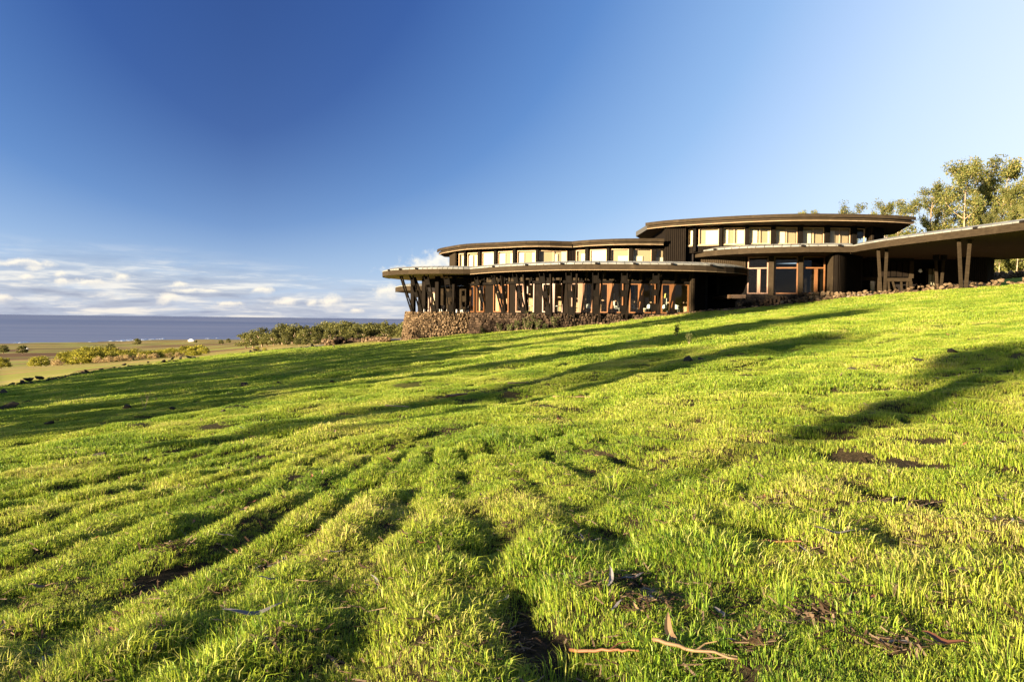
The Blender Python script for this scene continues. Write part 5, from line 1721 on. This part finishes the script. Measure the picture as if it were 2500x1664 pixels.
special(760, 1575, 2, 1.0, .3, 'dry crumpled leaf lying low in the shade at the bottom', .04)


def stick(px0, py0, px1, py1, rad, label, m='litter_red', lift=.04, wob=.03, twig=True):
    a, b = ground_at(px0, py0), ground_at(px1, py1)
    n = 9; pts = []
    for i in range(n + 1):
        p = a.lerp(b, i / n); p.x += rng.normal() * wob * .4; p.y += rng.normal() * wob * .4
        p.z = tz(p.x, p.y) + lift + rad; pts.append(p)
    # keep it straight: smooth heights
    zs = [p.z for p in pts]; c = np.polyfit(range(n + 1), zs, 1)
    for i, p in enumerate(pts): p.z = c[0] * i + c[1] + .01
    o = tag(empty('stick', tuple(pts[0])), label, 'stick')
    s0 = Vector(pts[0])
    mb = MB(); mb.tube([p - s0 for p in pts], [rad * (1 - .5 * i / n) for i in range(n + 1)], 7); mb.build('shaft', M[m], o, smooth=True)
    if twig:
        q = pts[5] - s0
        mb = MB(); mb.tube([q, q + Vector((.05, .03, .02)), q + Vector((.10, .03, .03))], [rad * .5, rad * .35, rad * .2], 5); mb.build('twig', M[m], o)


stick(1400, 1592, 1560, 1622, .009, 'reddish brown stick in the grass at the bottom centre')
stick(1592, 1602, 1800, 1652, .010, 'orange brown bark stick at the bottom, right of the red one', 'litter_tan')
stick(1850, 1320, 1960, 1345, .009, 'brown twig lying beside the pale bark ribbon')
stick(1090, 972, 1140, 960, .035, 'chunk of red brown branch in the shaded middle of the slope', twig=False)
stick(1350, 968, 1455, 962, .011, 'thin branch lying across the slope in the middle distance', 'litter_tan')
stick(940, 991, 1000, 991, .015, 'dark straight twig on the shaded slope', 'bark', twig=False)
stick(1530, 838, 1590, 835, .014, 'grey fallen branch on the slope below the dining wing', 'litter_grey')
stick(1240, 935, 1290, 930, .02, 'short twig in the far sunlit strip of grass', 'bark', twig=False)

for i, (px, py, s) in enumerate([(600, 942, .30), (683, 942, .16), (312, 998, .26), (230, 1112, .34), (732, 858, .20), (560, 940, .10), (350, 930, .12), (785, 943, .16), (812, 935, .16), (1095, 858, .16), (1130, 852, .15), (1680, 885, .24), (1715, 882, .2), (1322, 870, .15), (1660, 905, .18),
                                 (940, 862, .22), (1060, 855, .16), (1250, 840, .14), (770, 900, .14), (808, 906, .12), (425, 1010, .15), (545, 1012, .12), (120, 1040, .16), (1785, 860, .12), (2080, 905, .15), (2240, 885, .14), (2325, 872, .16), (180, 962, .16), (65, 985, .3), (20, 1002, .4), (5, 965, .4), (455, 955, .12)]):
    p = ground_at(px, py)
    o = link('rock', ROCK['lava'][i % 9], loc=(p.x, p.y, p.z + s * .15), rot=(.2, .3, i), scale=(s * 1.6, s * 1.2, s * .8))
    tag(o, 'dark lava stone lying in the grass of the slope', 'rock', 'dark stones on the pasture')


# tussocks, weeds and saplings that stand out
def tuft(px, py, n, h, label, seed, m='grass', rad=.05, wd=.004):
    p = ground_at(px, py)
    c = blade_clump('grass_tuft', n, rad, h * .5, h, wd, seed, .5)
    o = c; COL.objects.link(o); o.location = p
    tag(o, label, 'grass tuft', 'tall grass tufts')


tuft(1490, 1190, 60, .26, 'tall bright tussock in the middle of the sunlit slope', 501, rad=.10)
tuft(1040, 1290, 40, .22, 'spiky grass tuft left of the tall tussock', 502, rad=.06)
tuft(1920, 1470, 50, .2, 'upright green tuft above the brown hollow', 503)
tuft(2180, 1470, 60, .22, 'broad pale green tuft at the lower right', 504, rad=.12)
tuft(1560, 1260, 40, .2, 'smaller tussock right of the tall one', 505, rad=.09)
tuft(960, 1420, 50, .17, 'arching grass tuft at the lower centre left', 506)
tuft(1375, 1620, 60, .16, 'dense low tuft around the red stick', 507, rad=.1)
tuft(2470, 1640, 60, .24, 'tall green tuft at the bottom right corner', 508, rad=.12)
tuft(1700, 1500, 40, .18, 'loose tuft right of the black hollow', 509)


def sprig(px, py, h, label, seed, m='weed', dry=False, name='weed_plant'):
    p = ground_at(px, py)
    r = random.Random(seed)
    o = tag(empty(name, tuple(p)), label, 'plant', 'weeds on the slope')
    st = MB(); cen = []
    for k in range(4 if not dry else 3):
        a = r.uniform(0, 6.28); l = h * r.uniform(.6, 1)
        q = [(0, 0, 0), (l * .15 * math.cos(a), l * .15 * math.sin(a), l * .5), (l * .3 * math.cos(a), l * .3 * math.sin(a), l)]
        st.tube(q, [h * .012, h * .009, h * .004], 5); cen += [q[1], q[2], ((q[1][0] + q[2][0]) / 2, (q[1][1] + q[2][1]) / 2, (q[1][2] + q[2][2]) / 2)]
    st.build('stem', M['bark'], o)
    if not dry:
        v, f = leaf_cloud(cen, [h * .16] * len(cen), 14, h * .13, seed, .9, .5)
        link('foliage', np_mesh('foliage', v, f, M[m]), o)


sprig(1650, 832, .5, 'small leafy sapling on the slope below the dining wing', 601)
sprig(1683, 838, .45, 'tiny weed right of the leafy sapling', 602)
for i, (px, h) in enumerate(((1262, 1.0), (1283, 1.1), (1296, 1.5), (1310, .9), (1220, .7), (1243, .7), (1352, 1.0), (1330, .5), (1180, .6), (1290, .8))):
    p = hit(WS, px, 800)
    x, y = p[0], p[1] - .7 - .2 * (i % 2)
    o = tag(empty('weed_plant', (x, y, tz(x, y))), 'straggly weed growing against the foot of the brown stone wall', 'plant', 'weeds at the stone wall')
    st = MB(); cen = []
    for k in range(4):
        a = rng.uniform(0, 6.28); l = h * rng.uniform(.6, 1)
        st.tube([(0, 0, 0), (l * .12 * math.cos(a), l * .12 * math.sin(a), l * .5), (l * .25 * math.cos(a), l * .25 * math.sin(a), l)], [.012, .009, .005], 5)
        cen += [(l * .12 * math.cos(a), l * .12 * math.sin(a), l * .45), (l * .25 * math.cos(a), l * .25 * math.sin(a), l * .95), (l * .2 * math.cos(a), l * .2 * math.sin(a), l * .7)]
    st.build('stem', M['bark'], o)
    v, f = leaf_cloud(cen, [.17] * len(cen), 14, .12, 700 + i, .9, .5)
    link('foliage', np_mesh('foliage', v, f, M['weed']), o)
sprig(352, 1000, .5, 'bare dark twig plant standing on the shaded left slope', 605, dry=True)
sprig(360, 975, .45, 'second bare twig plant behind the first on the left slope', 606, dry=True)
sprig(705, 870, .3, 'faint dry stalk near the boundary rocks', 607, dry=True)

# far white hut by the coast
p = ground_at(468, 833, 400)
h = tag(empty('hut', (p.x, p.y, p.z)), 'tiny white domed hut far away beside the coast', 'building')
m = MB(); m.prism([(7 * math.cos(t), 5 * math.sin(t)) for t in np.linspace(0, 6.283, 16, endpoint=False)], 0, 3.0); m.build('wall', M['white'], h)
m = MB(); m.tube([(0, 0, 3), (0, 0, 4.2), (0, 0, 5)], [5.4, 4.0, 1.2], 16); m.build('roof', M['white'], h)
p = ground_at(64, 853, 200)
cr = tag(empty('parked_car', (p.x, p.y, p.z)), 'tiny pale blue car parked far away in the dry field', 'car')
m = MB(); m.prism([(-3.5, -1.4), (3.5, -1.4), (3.5, 1.4), (-3.5, 1.4)], .5, 1.4); m.build('body', M['zinc'], cr)
m = MB(); m.hexa([(-2.0, -1.3, 1.4), (2, -1.3, 1.4), (2, 1.3, 1.4), (-2, 1.3, 1.4), (-1.4, -1.1, 2.3), (1.4, -1.1, 2.3), (1.4, 1.1, 2.3), (-1.4, 1.1, 2.3)]); m.build('cabin', M['white'], cr)
